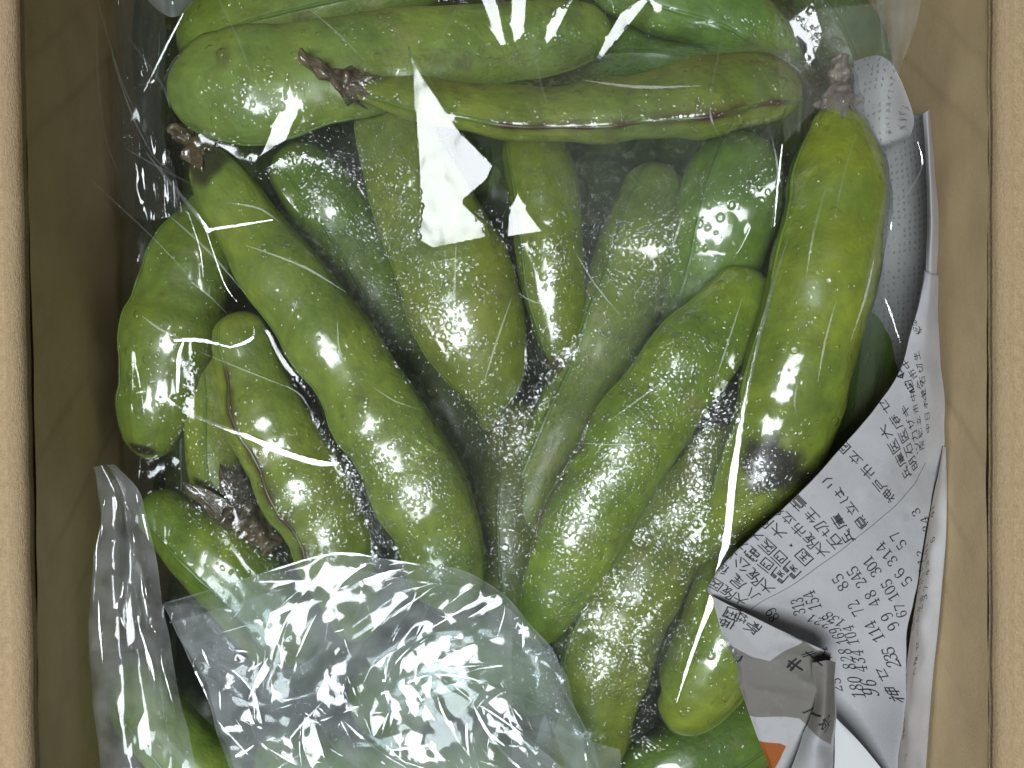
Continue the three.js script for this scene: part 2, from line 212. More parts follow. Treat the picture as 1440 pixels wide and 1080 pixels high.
// right side
pod({ label: 'longest pod, upright along the right side, with a dark smudge near its lower end', seed: 22, th: 0.66, bump: 0.09, lam: 0.029, tone: [1.08, 1.08, 0.6], seamAt: 0.1, endA: 1.1,
  pts: [[1176, 146, 0.006, 26], [1180, 205, 0.008, 54], [1176, 270, 0.01, 70], [1164, 350, 0.011, 74], [1148, 430, 0.011, 76], [1126, 510, 0.01, 74], [1104, 590, 0.008, 74], [1074, 670, 0.005, 68], [1030, 770, 0.0, 54], [1000, 840, -0.006, 30]], stem: { len: 0.012, bend: [0.002, -0.002], col: [0.11, 0.065, 0.055], tip: [0.36, 0.29, 0.22], w: 0.0042 }, blots: [[0.69, 0.47, 0.055, 0.75, [0.022, 0.016, 0.012], 0.97], [0.15, 0.0, 0.12, 0.5, [0.1, 0.09, 0.03], 0.5]] });
pod({ label: 'diagonal pod with a brown seam, left of the longest pod and reaching the crumpled film', seed: 23, th: 0.6, bump: 0.1, lam: 0.027, tone: [0.95, 1.06, 0.6], seamAt: 0.1, seamColor: [0.45, 0.85],
  pts: [[1070, 385, 0.0, 34], [1016, 452, 0.002, 56], [952, 530, 0.003, 64], [888, 620, 0.003, 66], [838, 710, 0.002, 66], [800, 790, 0.0, 58], [772, 860, -0.003, 40], [760, 905, -0.006, 18]] });
pod({ label: 'diagonal pod with a pale lower half, between the brown-seamed diagonal pod and the bright tip', seed: 24, th: 0.62, bump: 0.12, lam: 0.026, tone: [0.95, 0.92, 0.7], seamAt: 0.15,
  pts: [[1030, 600, -0.006, 38], [980, 690, -0.004, 54], [926, 775, -0.003, 62], [878, 865, -0.004, 66], [848, 955, -0.005, 62], [830, 1040, -0.008, 54], [815, 1110, -0.012, 36]] });
pod({ label: 'bright yellow-green pod tip poking out below the corner of the newspaper', seed: 25, th: 0.8, tone: [1.1, 1.12, 0.7], seamAt: 0.1, endA: 1.2,
  pts: [[926, 990, 0.0, 22], [962, 986, 0.004, 50], [1006, 920, 0.006, 60], [1034, 840, 0.005, 60], [1056, 760, -0.002, 50], [1080, 690, -0.008, 36]] });
pod({ label: 'hazy pod in the middle behind wet film, left of the brown-seamed diagonal pod', seed: 26, th: 0.65, tone: [0.8, 0.85, 0.8], seamAt: 0.3,
  pts: [[930, 230, -0.016, 40], [902, 330, -0.014, 54], [868, 430, -0.013, 58], [826, 530, -0.012, 50], [782, 620, -0.011, 46], [748, 700, -0.012, 44], [722, 790, -0.015, 30]] });
pod({ label: 'glossy deep green pod below the right end of the crosswise pod', seed: 27, th: 0.75, tone: [0.72, 0.92, 0.8], seamAt: 0.3,
  pts: [[1050, 190, -0.008, 62], [1030, 270, -0.006, 72], [1012, 340, -0.008, 70], [985, 420, -0.013, 56], [960, 480, -0.018, 36]] });
pod({ label: 'small dark pod end in the gap under the wide pale pod', seed: 28, th: 0.8, tone: [0.6, 0.75, 0.5], seamAt: 0.4, pts: [[398, 218, -0.01, 36], [440, 262, -0.006, 54], [490, 330, -0.01, 56], [536, 420, -0.016, 50], [566, 520, -0.02, 38]] });
pod({ label: 'dark green pod end at the right, between the longest pod and the newspaper', seed: 29, th: 0.7, tone: [0.55, 0.75, 0.7], seamAt: 0.4, pts: [[1262, 430, -0.022, 38], [1242, 520, -0.016, 56], [1215, 610, -0.014, 58], [1180, 700, -0.016, 52], [1130, 800, -0.02, 44]] });
pod({ label: 'pod beneath the crumpled film in the bottom left corner', seed: 30, th: 0.7, tone: [0.95, 1.1, 0.6], seamAt: 0.4, pts: [[170, 920, -0.014, 38], [205, 990, -0.01, 48], [262, 1060, -0.008, 52], [340, 1130, -0.01, 50]] });
pod({ label: 'shaded pod at the bottom, right of the bright tip and under the newspaper', seed: 31, th: 0.7, tone: [0.55, 0.75, 0.5], seamAt: 0.4, pts: [[880, 1110, -0.012, 46], [950, 1075, -0.01, 56], [1030, 1040, -0.01, 56], [1090, 990, -0.014, 46]] });
// deep layer seen through the gaps; gap shade is put into the darker tones
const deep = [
  ['deep pod coloured dark for shade at the left wall, above the plump pod with the brown dot', [[212, 205, -0.038, 36], [200, 300, -0.036, 48], [190, 390, -0.036, 48], [182, 490, -0.04, 36]], [0.16, 0.19, 0.16]],
  ['pod coloured dark for shade in the upper left corner beside the blunt end of the wide pale pod', [[215, -20, -0.04, 40], [208, 60, -0.037, 50], [202, 140, -0.037, 48], [206, 220, -0.04, 34]], [0.16, 0.19, 0.18]],
  ['pod coloured dark for shade at the left wall just above the frilly film flap', [[185, 500, -0.042, 34], [180, 590, -0.04, 46], [186, 680, -0.04, 46], [200, 770, -0.042, 34]], [0.16, 0.2, 0.16]],
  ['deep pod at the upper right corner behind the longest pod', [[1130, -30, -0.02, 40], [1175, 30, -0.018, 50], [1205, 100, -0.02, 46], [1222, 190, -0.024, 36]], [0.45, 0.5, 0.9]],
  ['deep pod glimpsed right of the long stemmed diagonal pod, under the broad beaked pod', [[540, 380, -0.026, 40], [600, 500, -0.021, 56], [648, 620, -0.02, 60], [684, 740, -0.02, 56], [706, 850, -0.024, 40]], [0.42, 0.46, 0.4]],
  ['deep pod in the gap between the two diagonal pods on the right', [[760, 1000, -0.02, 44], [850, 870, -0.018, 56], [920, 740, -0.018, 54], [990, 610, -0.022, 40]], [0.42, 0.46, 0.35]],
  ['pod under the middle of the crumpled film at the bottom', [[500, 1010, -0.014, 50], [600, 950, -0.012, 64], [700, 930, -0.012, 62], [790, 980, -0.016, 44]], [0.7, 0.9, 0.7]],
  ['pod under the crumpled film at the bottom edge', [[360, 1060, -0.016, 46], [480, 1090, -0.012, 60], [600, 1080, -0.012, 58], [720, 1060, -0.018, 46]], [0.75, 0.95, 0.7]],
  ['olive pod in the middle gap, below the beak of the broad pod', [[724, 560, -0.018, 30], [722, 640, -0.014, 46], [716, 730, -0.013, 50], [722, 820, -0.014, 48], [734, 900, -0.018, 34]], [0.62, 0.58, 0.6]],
  ['pod coloured dim for shade between the long stemmed diagonal pod and the short bulging one', [[395, 400, -0.022, 30], [430, 500, -0.019, 44], [480, 610, -0.018, 48], [530, 720, -0.018, 46], [570, 810, -0.022, 32]], [0.3, 0.33, 0.3]],
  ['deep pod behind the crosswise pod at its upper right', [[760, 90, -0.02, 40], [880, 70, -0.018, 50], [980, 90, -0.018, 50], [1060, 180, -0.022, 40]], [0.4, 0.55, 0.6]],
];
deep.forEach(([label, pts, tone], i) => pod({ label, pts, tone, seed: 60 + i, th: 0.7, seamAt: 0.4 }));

for (const [k, px] of [150, 290, 430, 570, 710, 850, 990, 1130, 1250].entries()) for (const half of [0, 1, 2]) { const y0 = half * 560 - 60 - (k % 2) * 290, w = 78; if (y0 > 1090) continue; const t = pod({ label: 'added pod at the bottom of the heap, coloured dark to fill gaps with shade, barely visible between the pods above', pts: [[px + 10, y0, -0.05, 34], [px - 6 + 9 * Math.sin(k), y0 + 140, -0.048, w], [px + 8, y0 + 300, -0.048, w], [px + 14 * Math.cos(k), y0 + 440, -0.048, w], [px, y0 + 580, -0.05, 38]], tone: [0.22, 0.28, 0.3], seed: 90 + k * 3 + half, th: 0.6, seamAt: 0.4 }); t.userData.group = 'buried pods at the bottom of the heap'; }  // filler pods added under the heap, tones darkened to stand in for shade
for (const [k, py] of [90, 330, 560, 790, 1030].entries()) for (const half of [0, 1]) { const x0 = 90 + half * 560 + (k % 2) * 60, w = 136; const t = pod({ label: 'added pod at the bottom of the heap, coloured dark to fill gaps with shade, barely visible between the pods above', pts: [[x0, py, -0.056, 60], [x0 + 150, py + 8, -0.056, w], [x0 + 300, py - 6, -0.056, w], [x0 + 450, py + 6, -0.056, w], [x0 + 600, py, -0.056, 60]], tone: [0.2, 0.26, 0.28], seed: 150 + k * 2 + half, th: 0.2, seamAt: 0.2 }); t.userData.group = 'buried pods at the bottom of the heap'; }  // flat crosswise filler pods, coloured dark so remaining gaps look shaded
// ---------------------------------------------------------------- the bag: height of a taut film over the pods
const cell = 0.0004, X0 = -0.1155, X1 = 0.1078, Z0 = -0.128, Z1 = 0.128, NX = Math.round((X1 - X0) / cell), NZ = Math.round((Z1 - Z0) / cell), NW = NX + 1;
const obst = new Float32Array(NW * (NZ + 1)).fill(-0.045);
for (const g of podGeos) {
  const p = g.attributes.position.array, ix = g.index.array;
  for (let k = 0; k < ix.length; k += 3) {
    const a = ix[k] * 3, b = ix[k + 1] * 3, c = ix[k + 2] * 3, ax = (p[a] - X0) / cell, az = (p[a + 2] - Z0) / cell, bx = (p[b] - X0) / cell, bz = (p[b + 2] - Z0) / cell, cx = (p[c] - X0) / cell, cz = (p[c + 2] - Z0) / cell, den = (bz - cz) * (ax - cx) + (cx - bx) * (az - cz);
    if (Math.abs(den) < 1e-9) continue;
    const i0 = Math.max(0, Math.ceil(Math.min(ax, bx, cx))), i1 = Math.min(NX, Math.floor(Math.max(ax, bx, cx))), j0 = Math.max(0, Math.ceil(Math.min(az, bz, cz))), j1 = Math.min(NZ, Math.floor(Math.max(az, bz, cz)));
    for (let j = j0; j <= j1; j++) for (let i = i0; i <= i1; i++) { const l = ((bz - cz) * (i - cx) + (cx - bx) * (j - cz)) / den, m = ((cz - az) * (i - cx) + (ax - cx) * (j - cz)) / den, n = 1 - l - m; if (l < -1e-4 || m < -1e-4 || n < -1e-4) continue; const y = l * p[a + 1] + m * p[b + 1] + n * p[c + 1], q = j * NW + i; if (y > obst[q]) obst[q] = y; }
  }
}
const film = Float32Array.from(obst), limit = new Float32Array(NW * (NZ + 1)).fill(-0.05);
for (let step of [8, 4, 2, 1]) {        // relax coarse to fine: an elastic sheet held up by the pods, sagging a little between them
  const nx = Math.floor(NX / step), nz = Math.floor(NZ / step), its = step === 1 ? 60 : 260, sag = 0.0000045 * step * step;
  for (let j = 0; j <= NZ; j++) { limit[j * NW] = limit[j * NW + 1] = -0.012; limit[j * NW + NX] = -0.006; }
  const h = new Float32Array((nx + 1) * (nz + 1)), o = new Float32Array((nx + 1) * (nz + 1));
  for (let j = 0; j <= nz; j++) for (let i = 0; i <= nx; i++) { let m = -1; for (let b = 0; b < step; b++) for (let a = 0; a < step; a++) { const I = Math.min(NX, i * step + a), J = Math.min(NZ, j * step + b), v = obst[J * NW + I]; if (v > m) m = v; } o[j * (nx + 1) + i] = i === 0 ? -0.012 : i === nx ? -0.006 : m + 0.0004; h[j * (nx + 1) + i] = Math.max(o[j * (nx + 1) + i], limit[Math.min(NZ, j * step) * NW + Math.min(NX, i * step)]); }
  for (let t = 0; t < its; t++) for (let j = 1; j < nz; j++) for (let i = 1; i < nx; i++) { const k = j * (nx + 1) + i, a = (h[k - 1] + h[k + 1] + h[k - nx - 1] + h[k + nx + 1]) / 4 - sag; h[k] = a > o[k] ? a : o[k]; }
  for (let j = 0; j <= NZ; j++) for (let i = 0; i <= NX; i++) { const fx = Math.min(nx - 1e-3, i / step), fz = Math.min(nz - 1e-3, j / step), a = Math.floor(fx), b = Math.floor(fz), u = fx - a, v = fz - b, k = b * (nx + 1) + a; limit[j * NW + i] = mix(mix(h[k], h[k + 1], u), mix(h[k + nx + 1], h[k + nx + 2], u), v); }
}
film.set(limit);
const filmAt = (x, z) => { const fx = clamp((x - X0) / cell, 0, NX - 1.001), fz = clamp((z - Z0) / cell, 0, NZ - 1.001), a = Math.floor(fx), b = Math.floor(fz), u = fx - a, v = fz - b, k = b * NW + a; return mix(mix(film[k], film[k + 1], u), mix(film[k + NW], film[k + NW + 1], u), v); };
// where a sheet tips towards the lamp: the normal of a flat facet that catches it at (x, y, z)
function facing(p) { const v = new THREE.Vector3(0, D, 0).sub(p).normalize(), l = lamp.position.clone().sub(p).normalize(); return v.add(l).normalize(); }
const pix = (px, py) => { let y = 0.01; for (let k = 0; k < 4; k++) { const p = W(px, py, y); y = filmAt(p.x, p.z); } return W(px, py, y); };
// creases and hanging folds
const fineFold = folds(5, 9, 0.018, 0.05, 0.15, 0.003, 0.994), wideFold = folds(6, 6, 0.05, 0.12, 0.06, 0.008, 0.985);
for (let j = 0; j <= NZ; j++) for (let i = 0; i <= NX; i++) {
  const x = X0 + i * cell, z = Z0 + j * cell, q = j * NW + i, free = clamp((film[q] - obst[q]) / 0.004), e = clamp(Math.min(i, NX - i) / 12);
  const edge = Math.exp(-Math.pow((x + 0.105) / 0.013, 2));
  film[q] += e * (0.00035 + (0.25 + 0.75 * free) * (fineFold(x, z) + 0.5 * wideFold(x, z)) + edge * 0.003 * noise(x * 240, z * 26, 4.4));
}
for (let q = 0; q < film.length; q++) film[q] = Math.max(film[q], obst[q] + 0.00025);
// tented facets pulled flat between creases
const shards = [
  [[580, 83], [600, 112], [640, 172], [700, 245], [690, 272], [660, 300], [688, 328], [690, 350], [612, 362], [588, 350], [594, 300], [585, 180]],
  [[728, 255], [742, 292], [770, 330], [745, 335], [710, 338], [712, 305]],
  [[410, 112], [418, 165], [408, 203], [362, 236], [376, 200]],
  [[664, -5], [684, 30], [702, 66], [714, 62], [708, 30], [698, -5]], [[714, -5], [716, 30], [720, 62], [732, 60], [742, 30], [746, -5]],
  [[762, 52], [776, 18], [812, 10], [790, 40], [768, 66]],
  [[836, 70], [868, 22], [905, 4], [912, 16], [872, 58], [848, 76]],
  [[1104, 30], [1122, 26], [1146, 66], [1150, 96], [1126, 70]],
];
shards.forEach((poly, n) => {
  const P = poly.map(([a, b]) => pix(a, b)), c = P.reduce((s, p) => s.add(p), new THREE.Vector3()).divideScalar(P.length), N = facing(c);
  const x0 = Math.min(...P.map((p) => p.x)) - 0.002, x1 = Math.max(...P.map((p) => p.x)) + 0.002, z0 = Math.min(...P.map((p) => p.z)) - 0.002, z1 = Math.max(...P.map((p) => p.z)) + 0.002;
  const ins = (x, z) => { let d = 1e9, inside = false; for (let k = 0, m = P.length - 1; k < P.length; m = k++) { const a = P[m], b = P[k]; if ((a.z > z) !== (b.z > z) && x < (b.x - a.x) * (z - a.z) / (b.z - a.z) + a.x) inside = !inside; const dx = b.x - a.x, dz = b.z - a.z, t = clamp(((x - a.x) * dx + (z - a.z) * dz) / (dx * dx + dz * dz)); d = Math.min(d, Math.hypot(x - a.x - t * dx, z - a.z - t * dz)); } return inside ? d : -d; };
  const plane = (x, z) => c.y - (N.x * (x - c.x) + N.z * (z - c.z)) / N.y, over = [];
  for (let j = Math.floor((z0 - Z0) / cell); j <= (z1 - Z0) / cell; j++) for (let i = Math.floor((x0 - X0) / cell); i <= (x1 - X0) / cell; i++) { const x = X0 + i * cell, z = Z0 + j * cell; if (i >= 0 && j >= 0 && i <= NX && j <= NZ && ins(x, z) > 0.0006) over.push(obst[j * NW + i] - plane(x, z)); }
  over.sort((a, b) => a - b); const lift = clamp(over[Math.floor(over.length * 0.995)] ?? 0, 0, 0.012);
  for (let j = Math.floor((z0 - Z0) / cell); j <= (z1 - Z0) / cell; j++) for (let i = Math.floor((x0 - X0) / cell); i <= (x1 - X0) / cell; i++) {
    if (i < 0 || j < 0 || i > NX || j > NZ) continue; const x = X0 + i * cell, z = Z0 + j * cell, d = ins(x, z), w = sst(-0.001, 0.0006, d); if (w <= 0) continue;
    const pl = plane(x, z) + lift + 0.0006 + 0.0006 * noise(x * 100, z * 70, n + 0.5) + 0.0001 * noise(x * 380, z * 260, n + 3.5); film[j * NW + i] = mix(film[j * NW + i], Math.max(pl, obst[j * NW + i] + 0.0002), w);
  }
});
// condensation: where it is thick (photograph pixels: x, y, radius, strength)
const wet = [[560, 290, 120, 0.7], [480, 330, 80, 0.9], [650, 450, 120, 0.4], [860, 330, 130, 0.9], [980, 200, 120, 0.5], [900, 500, 150, 0.6], [740, 640, 110, 1], [600, 680, 110, 0.6], [450, 700, 110, 0.7], [860, 720, 140, 0.9], [970, 640, 80, 1], [900, 850, 130, 0.9], [820, 960, 90, 0.7], [1010, 760, 90, 0.8], [560, 420, 60, 0.9], [660, 640, 60, 1], [780, 60, 120, 0.5], [1110, 80, 80, 0.8], [440, 250, 60, 0.8], [340, 700, 90, 0.5], [230, 560, 70, 0.35], [640, 760, 60, 0.9], [1100, 680, 70, 0.7], [540, 80, 90, 0.3], [340, 130, 80, 0.3]];
const inPoly = (P, x, y) => { let c = false; for (let k = 0, m = P.length - 1; k < P.length; m = k++) { const [ax, ay] = P[m], [bx, by] = P[k]; if ((ay > y) !== (by > y) && x < (bx - ax) * (y - ay) / (by - ay) + ax) c = !c; } return c; };
const wetness = (x, z) => {
  const y = filmAt(x, z), k = K * (D - y) / D, px = x / k + 720, py = z / k + 540; let s = 0.05; for (const [a, b, r, m] of wet) { const d = ((px - a) ** 2 + (py - b) ** 2) / (r * r); if (d < 4) s += m * Math.exp(-d * 1.3); }
  const q = Math.round((z - Z0) / cell) * NW + Math.round((x - X0) / cell), gap = clamp((film[q] - obst[q] - 0.001) / 0.004); s *= 0.7 + 0.9 * gap;
  if (shards.some((P) => inPoly(P, px, py))) s = 0;
  return clamp(s * (0.75 + 1.6 * fbm(x * 70, z * 70, 2.7, 3)));
};
const dropBump = domes(0, 2048, 2048, 90000, 2.6, 11, 41, (u, v) => { const w = wetness(mix(X0, X1, u), mix(Z0, Z1, v)); return w ? 0.02 + 0.98 * Math.pow(w, 1.4) : 0; }, false);
const filmBump = dataTex(2048, 2048, (x, y) => dropBump[y * 2048 + x], false, false);
const doubled = [[715, 80], [800, 300], [822, 420], [815, 560], [880, 500], [1000, 380], [1095, 300], [1100, 90], [1064, 66], [1056, 190], [965, 190], [972, 70], [860, 90]], milky = [[1090, 20], [1250, 0], [1258, 560], [1200, 620], [1218, 400], [1246, 260], [1210, 170], [1150, 150], [1104, 200]];
const filmFog = dataTex(512, 512, (x, y) => { const X = mix(X0, X1, x / 511), Z = mix(Z0, Z1, y / 511), h = filmAt(X, Z), k = K * (D - h) / D, px = X / k + 720, py = Z / k + 540; return 1 - 0.018 * wetness(X, Z) - (inPoly(doubled, px, py) ? 0.016 : 0) - (inPoly(milky, px, py) ? 0.07 : 0) * (0.8 + 0.5 * fbm(X * 60, Z * 60, 3.3, 3)) - 0.004; }, false, false);
const filmRough = dataTex(512, 512, (x, y) => { const X = mix(X0, X1, x / 511), Z = mix(Z0, Z1, y / 511), h = filmAt(X, Z), k = K * (D - h) / D, px = X / k + 720, py = Z / k + 540; if (shards.some((P) => inPoly(P, px, py))) return 0.18; return clamp(0.13 + 0.12 * wetness(X, Z) + 0.1 * fbm(X * 90, Z * 90, 6.1, 3), 0.08, 0.3); }, false, false);
const filmMat = new THREE.MeshPhysicalMaterial({ name: 'clear plastic film', color: new THREE.Color().setRGB(0.9, 0.93, 0.93), transmission: 1, transmissionMap: filmFog, thickness: 0, ior: 1.62, roughness: 1, roughnessMap: filmRough, bumpMap: filmBump, bumpScale: 0.0005, side: THREE.DoubleSide });
const crumpleFog = dataTex(256, 256, (x, y) => 0.9 + 0.14 * fbm(x / 30, y / 30, 4.2, 4), false);
const crumpleMat = new THREE.MeshPhysicalMaterial({ name: 'crumpled plastic film', color: new THREE.Color().setRGB(0.9, 0.94, 0.95), transmission: 1, transmissionMap: crumpleFog, thickness: 0, ior: 1.58, roughness: 0.1, side: THREE.DoubleSide });
const filmMat2 = new THREE.MeshPhysicalMaterial({ name: 'loose plastic film', color: new THREE.Color().setRGB(0.9, 0.93, 0.93), transmission: 0.985, thickness: 0, ior: 1.75, roughness: 0.07, side: THREE.DoubleSide });
const faintMat = new THREE.MeshPhysicalMaterial({ name: 'faint fold in the film', color: new THREE.Color().setRGB(0.92, 0.95, 0.96), transmission: 0.97, thickness: 0, ior: 1.28, roughness: 0.2, side: THREE.DoubleSide });
const creaseMat = new THREE.MeshPhysicalMaterial({ name: 'folded film edge', color: new THREE.Color().setRGB(0.92, 0.95, 0.96), transmission: 0.93, thickness: 0, ior: 2.0, roughness: 0.1, side: THREE.DoubleSide });

const bag = thing('plastic_bag', 'clear plastic bag over the pods, beaded with water, its mouth crumpled at lower left', 'plastic bag', [0, -0.02, 0]);
part('film', grid(NX, NZ, (u, v, i, j) => [X0 + i * cell, film[j * NW + i], Z0 + j * cell, u, v]), filmMat, bag, 'clear taut film with condensation');

// patches: rows of [px, py, height] control points, smoothly joined
function patch(rows, nu, nv, lift, uvScale = 1) {
  return grid(nu, nv, (u, v) => {
    const q = along(rows.map((r) => along(r, u)), v), p = W(q[0], q[1], q[2]); const d = lift ? lift(p.x, p.z, u, v) : 0; return [p.x, p.y + d, p.z, p.x * uvScale, p.z * uvScale];
  });
}
// sheet of flat facets between connected creases: a triangulated net of nodes pushed up and down
function facets(seed, nu, nv, amp) {
  const r = rng(seed), node = []; for (let j = 0; j <= nv; j++) for (let i = 0; i <= nu; i++) node.push([(i + (i > 0 && i < nu ? (r() - 0.5) * 0.85 : 0)) / nu, (j + (j > 0 && j < nv ? (r() - 0.5) * 0.85 : 0)) / nv, amp * (r() * 2 - 1)]);
  const flip = node.map(() => r() < 0.5), id = (i, j) => j * (nu + 1) + i, tris = [], edges = [];
  for (let j = 0; j < nv; j++) for (let i = 0; i < nu; i++) { const A = id(i, j), B = id(i + 1, j), C = id(i, j + 1), E = id(i + 1, j + 1); tris.push(...(flip[A] ? [[A, B, C], [B, E, C]] : [[A, B, E], [A, E, C]])); edges.push([A, B], [A, C], flip[A] ? [B, C] : [A, E]); }
  const h = (u, v) => {
    const ci = Math.floor(u * nu), cj = Math.floor(v * nv);
    for (let j = Math.max(0, cj - 1); j <= Math.min(nv - 1, cj + 1); j++) for (let i = Math.max(0, ci - 1); i <= Math.min(nu - 1, ci + 1); i++) for (let t = 0; t < 2; t++) {
      const [a, b, c] = tris[(j * nu + i) * 2 + t].map((k) => node[k]), den = (b[1] - c[1]) * (a[0] - c[0]) + (c[0] - b[0]) * (a[1] - c[1]), l = ((b[1] - c[1]) * (u - c[0]) + (c[0] - b[0]) * (v - c[1])) / den, m = ((c[1] - a[1]) * (u - c[0]) + (a[0] - c[0]) * (v - c[1])) / den, n = 1 - l - m;
      if (l > -1e-6 && m > -1e-6 && n > -1e-6) return l * a[2] + m * b[2] + n * c[2];
    }
    return 0;
  };
  return { h, node, edges, r };
}
const mouthNets = []; let n4;
{ // crumpled mouth of the bag
  const cf = folds(21, 12, 0.014, 0.045, 0.12, 0.004, 0.998), cg = folds(22, 12, 0.006, 0.016, 0.06, 0.003, 0.996), bend = (x, z, q) => 0.0011 * noise(x * 75, z * 75, q) + 0.0004 * noise(x * 200, z * 200, q + 3);
  const top = [[233, 852, 0.012], [300, 824, 0.016], [380, 800, 0.018], [470, 781, 0.019], [545, 783, 0.02], [600, 792, 0.02], [655, 806, 0.018], [705, 832, 0.016], [748, 874, 0.015], [778, 924, 0.014], [798, 968, 0.013], [818, 1016, 0.012], [832, 1060, 0.012], [850, 1110, 0.012]].map(([a, b, c], k) => [a + (k % 2 ? 3 : -3), b + (k % 3 ? 3 : -4), c]);
  const mid = top.map((_, k) => { const t = k / 13; return [mix(262, 800, Math.pow(t, 0.85)), mix(930, 1090, t * t) - 40 * Math.sin(t * Math.PI), 0.018 + 0.002 * Math.sin(t * 9)]; });
  const low = top.map((_, k) => { const t = k / 13; return [mix(300, 800, t), mix(1015, 1110, t) - 10 * Math.sin(t * 3), 0.018 + 0.002 * Math.sin(t * 7 + 1)]; });
  const end = top.map((_, k) => { const t = k / 13; return [mix(345, 850, t), 1125, 0.015]; });
  n4 = facets(504, 4, 12, 0.0006); const n1 = facets(501, 8, 5, 0.0018), n2 = facets(502, 7, 4, 0.0022), n3 = facets(503, 24, 8, 0.00045), ray = (u, v, q) => 0.0009 * Math.asin(0.985 * Math.sin(u * 34 + 5 * noise(u * 2.2, v * 1.6, q))) * sst(-0.1, 0.35, noise(u * 4, v * 2.4, q + 5));
  part('crumpled_mouth', patch([top, mid, low, end], 420, 260, (x, z, u, v) => (n1.h(u, v) + n3.h(u, v) + ray(u, v, 1.3) + bend(x, z, 2)) * sst(0, 0.05, v), 14), crumpleMat, bag, 'crumpled shiny folds');
  const under = [top, mid, low, end].map((r, n) => r.map(([a, b, c]) => [a + (n ? 6 : 14), b + (n ? 0 : 26), c - 0.005]));
  part('crumpled_mouth', patch(under, 300, 200, (x, z, u, v) => (n2.h(u, v) + ray(u, v, 8.3) + bend(x, z, 8)) * sst(0, 0.06, v), 14), crumpleMat, bag, 'inner layer of the crumpled mouth');
  mouthNets.push([bag.children[1], 420, 260, n1, 0.95, 1], [bag.children[2], 300, 200, n2, 0.8, 0.8], [bag.children[1], 420, 260, n3, 0.4, 0.75]);
  const L = [[135, 656, 0.012], [140, 690, 0.012], [143, 730, 0.011], [132, 790, 0.01], [128, 850, 0.009], [124, 900, 0.009], [130, 960, 0.008], [134, 1020, 0.008], [145, 1110, 0.008]], R = [[162, 652, 0.016], [196, 690, 0.019], [208, 730, 0.019], [222, 790, 0.018], [230, 850, 0.017], [240, 900, 0.016], [250, 960, 0.016], [262, 1020, 0.016], [278, 1110, 0.016]];
  const rows = L.map((l, k) => { const r = R[k]; return [l, [mix(l[0], r[0], 0.33), mix(l[1], r[1], 0.33), l[2] + 0.003], [mix(l[0], r[0], 0.66), mix(l[1], r[1], 0.66), l[2] + 0.001], r]; });
  part('side_flap', patch(rows, 90, 320, (x, z, u, v) => 0.5 * cf(x * 1.0, z * 0.4) + 0.5 * cg(x, z * 0.4) + n4.h(u, v) + 0.0007 * Math.asin(0.98 * Math.sin(u * 9 + 2 * noise(z * 30, 4))) , 14), crumpleMat, bag, 'upright frilly flap of film at the left');
  part('film_corner', patch([[[770, 1010, 0.014], [826, 1040, 0.012], [872, 1054, 0.01]], [[790, 1060, 0.014], [835, 1080, 0.012], [874, 1080, 0.01]], [[800, 1120, 0.014], [840, 1120, 0.012], [876, 1120, 0.01]]], 60, 60, (x, z) => 0.4 * cg(x, z), 14), crumpleMat, bag, 'small flat corner of film');
}
part('hanging_fold', patch([[[160, -20, -0.006], [196, -20, -0.004], [236, -20, 0.0]], [[154, 70, -0.008], [190, 80, -0.005], [232, 60, 0.001]], [[154, 150, -0.009], [196, 160, -0.004], [226, 140, 0.001]], [[160, 230, -0.01], [206, 240, -0.004], [240, 232, 0.002]], [[166, 300, -0.011], [210, 310, -0.006], [262, 300, 0.003]]], 60, 120, (x, z, u) => 0.003 * noise(x * 300, z * 40, 6) + 0.0008 * noise(x * 800, z * 150, 9), 14), filmMat2, bag, 'film hanging in long folds at the left wall');
part('film_tab', patch([[[196, -24, 0.006], [240, -24, 0.012], [290, -24, 0.008]], [[206, -2, 0.007], [242, 2, 0.012], [276, 0, 0.009]], [[226, 18, 0.007], [242, 24, 0.01], [256, 20, 0.009]]], 40, 40, (x, z) => 0.001 * noise(x * 300, z * 160, 5), 14), crumpleMat, bag, 'gathered film at the upper left corner');
part('film_tab', patch([[[1226, -20, 0.014], [1262, -20, 0.018], [1298, -20, 0.014]], [[1236, 20, 0.014], [1260, 22, 0.019], [1290, 30, 0.015]], [[1240, 60, 0.015], [1258, 64, 0.019], [1276, 70, 0.016]], [[1248, 92, 0.016], [1256, 98, 0.018], [1264, 104, 0.017]]], 40, 60, (x, z) => 0.0008 * noise(x * 300, z * 120, 5), 14), crumpleMat, bag, 'gathered film at the upper right corner');
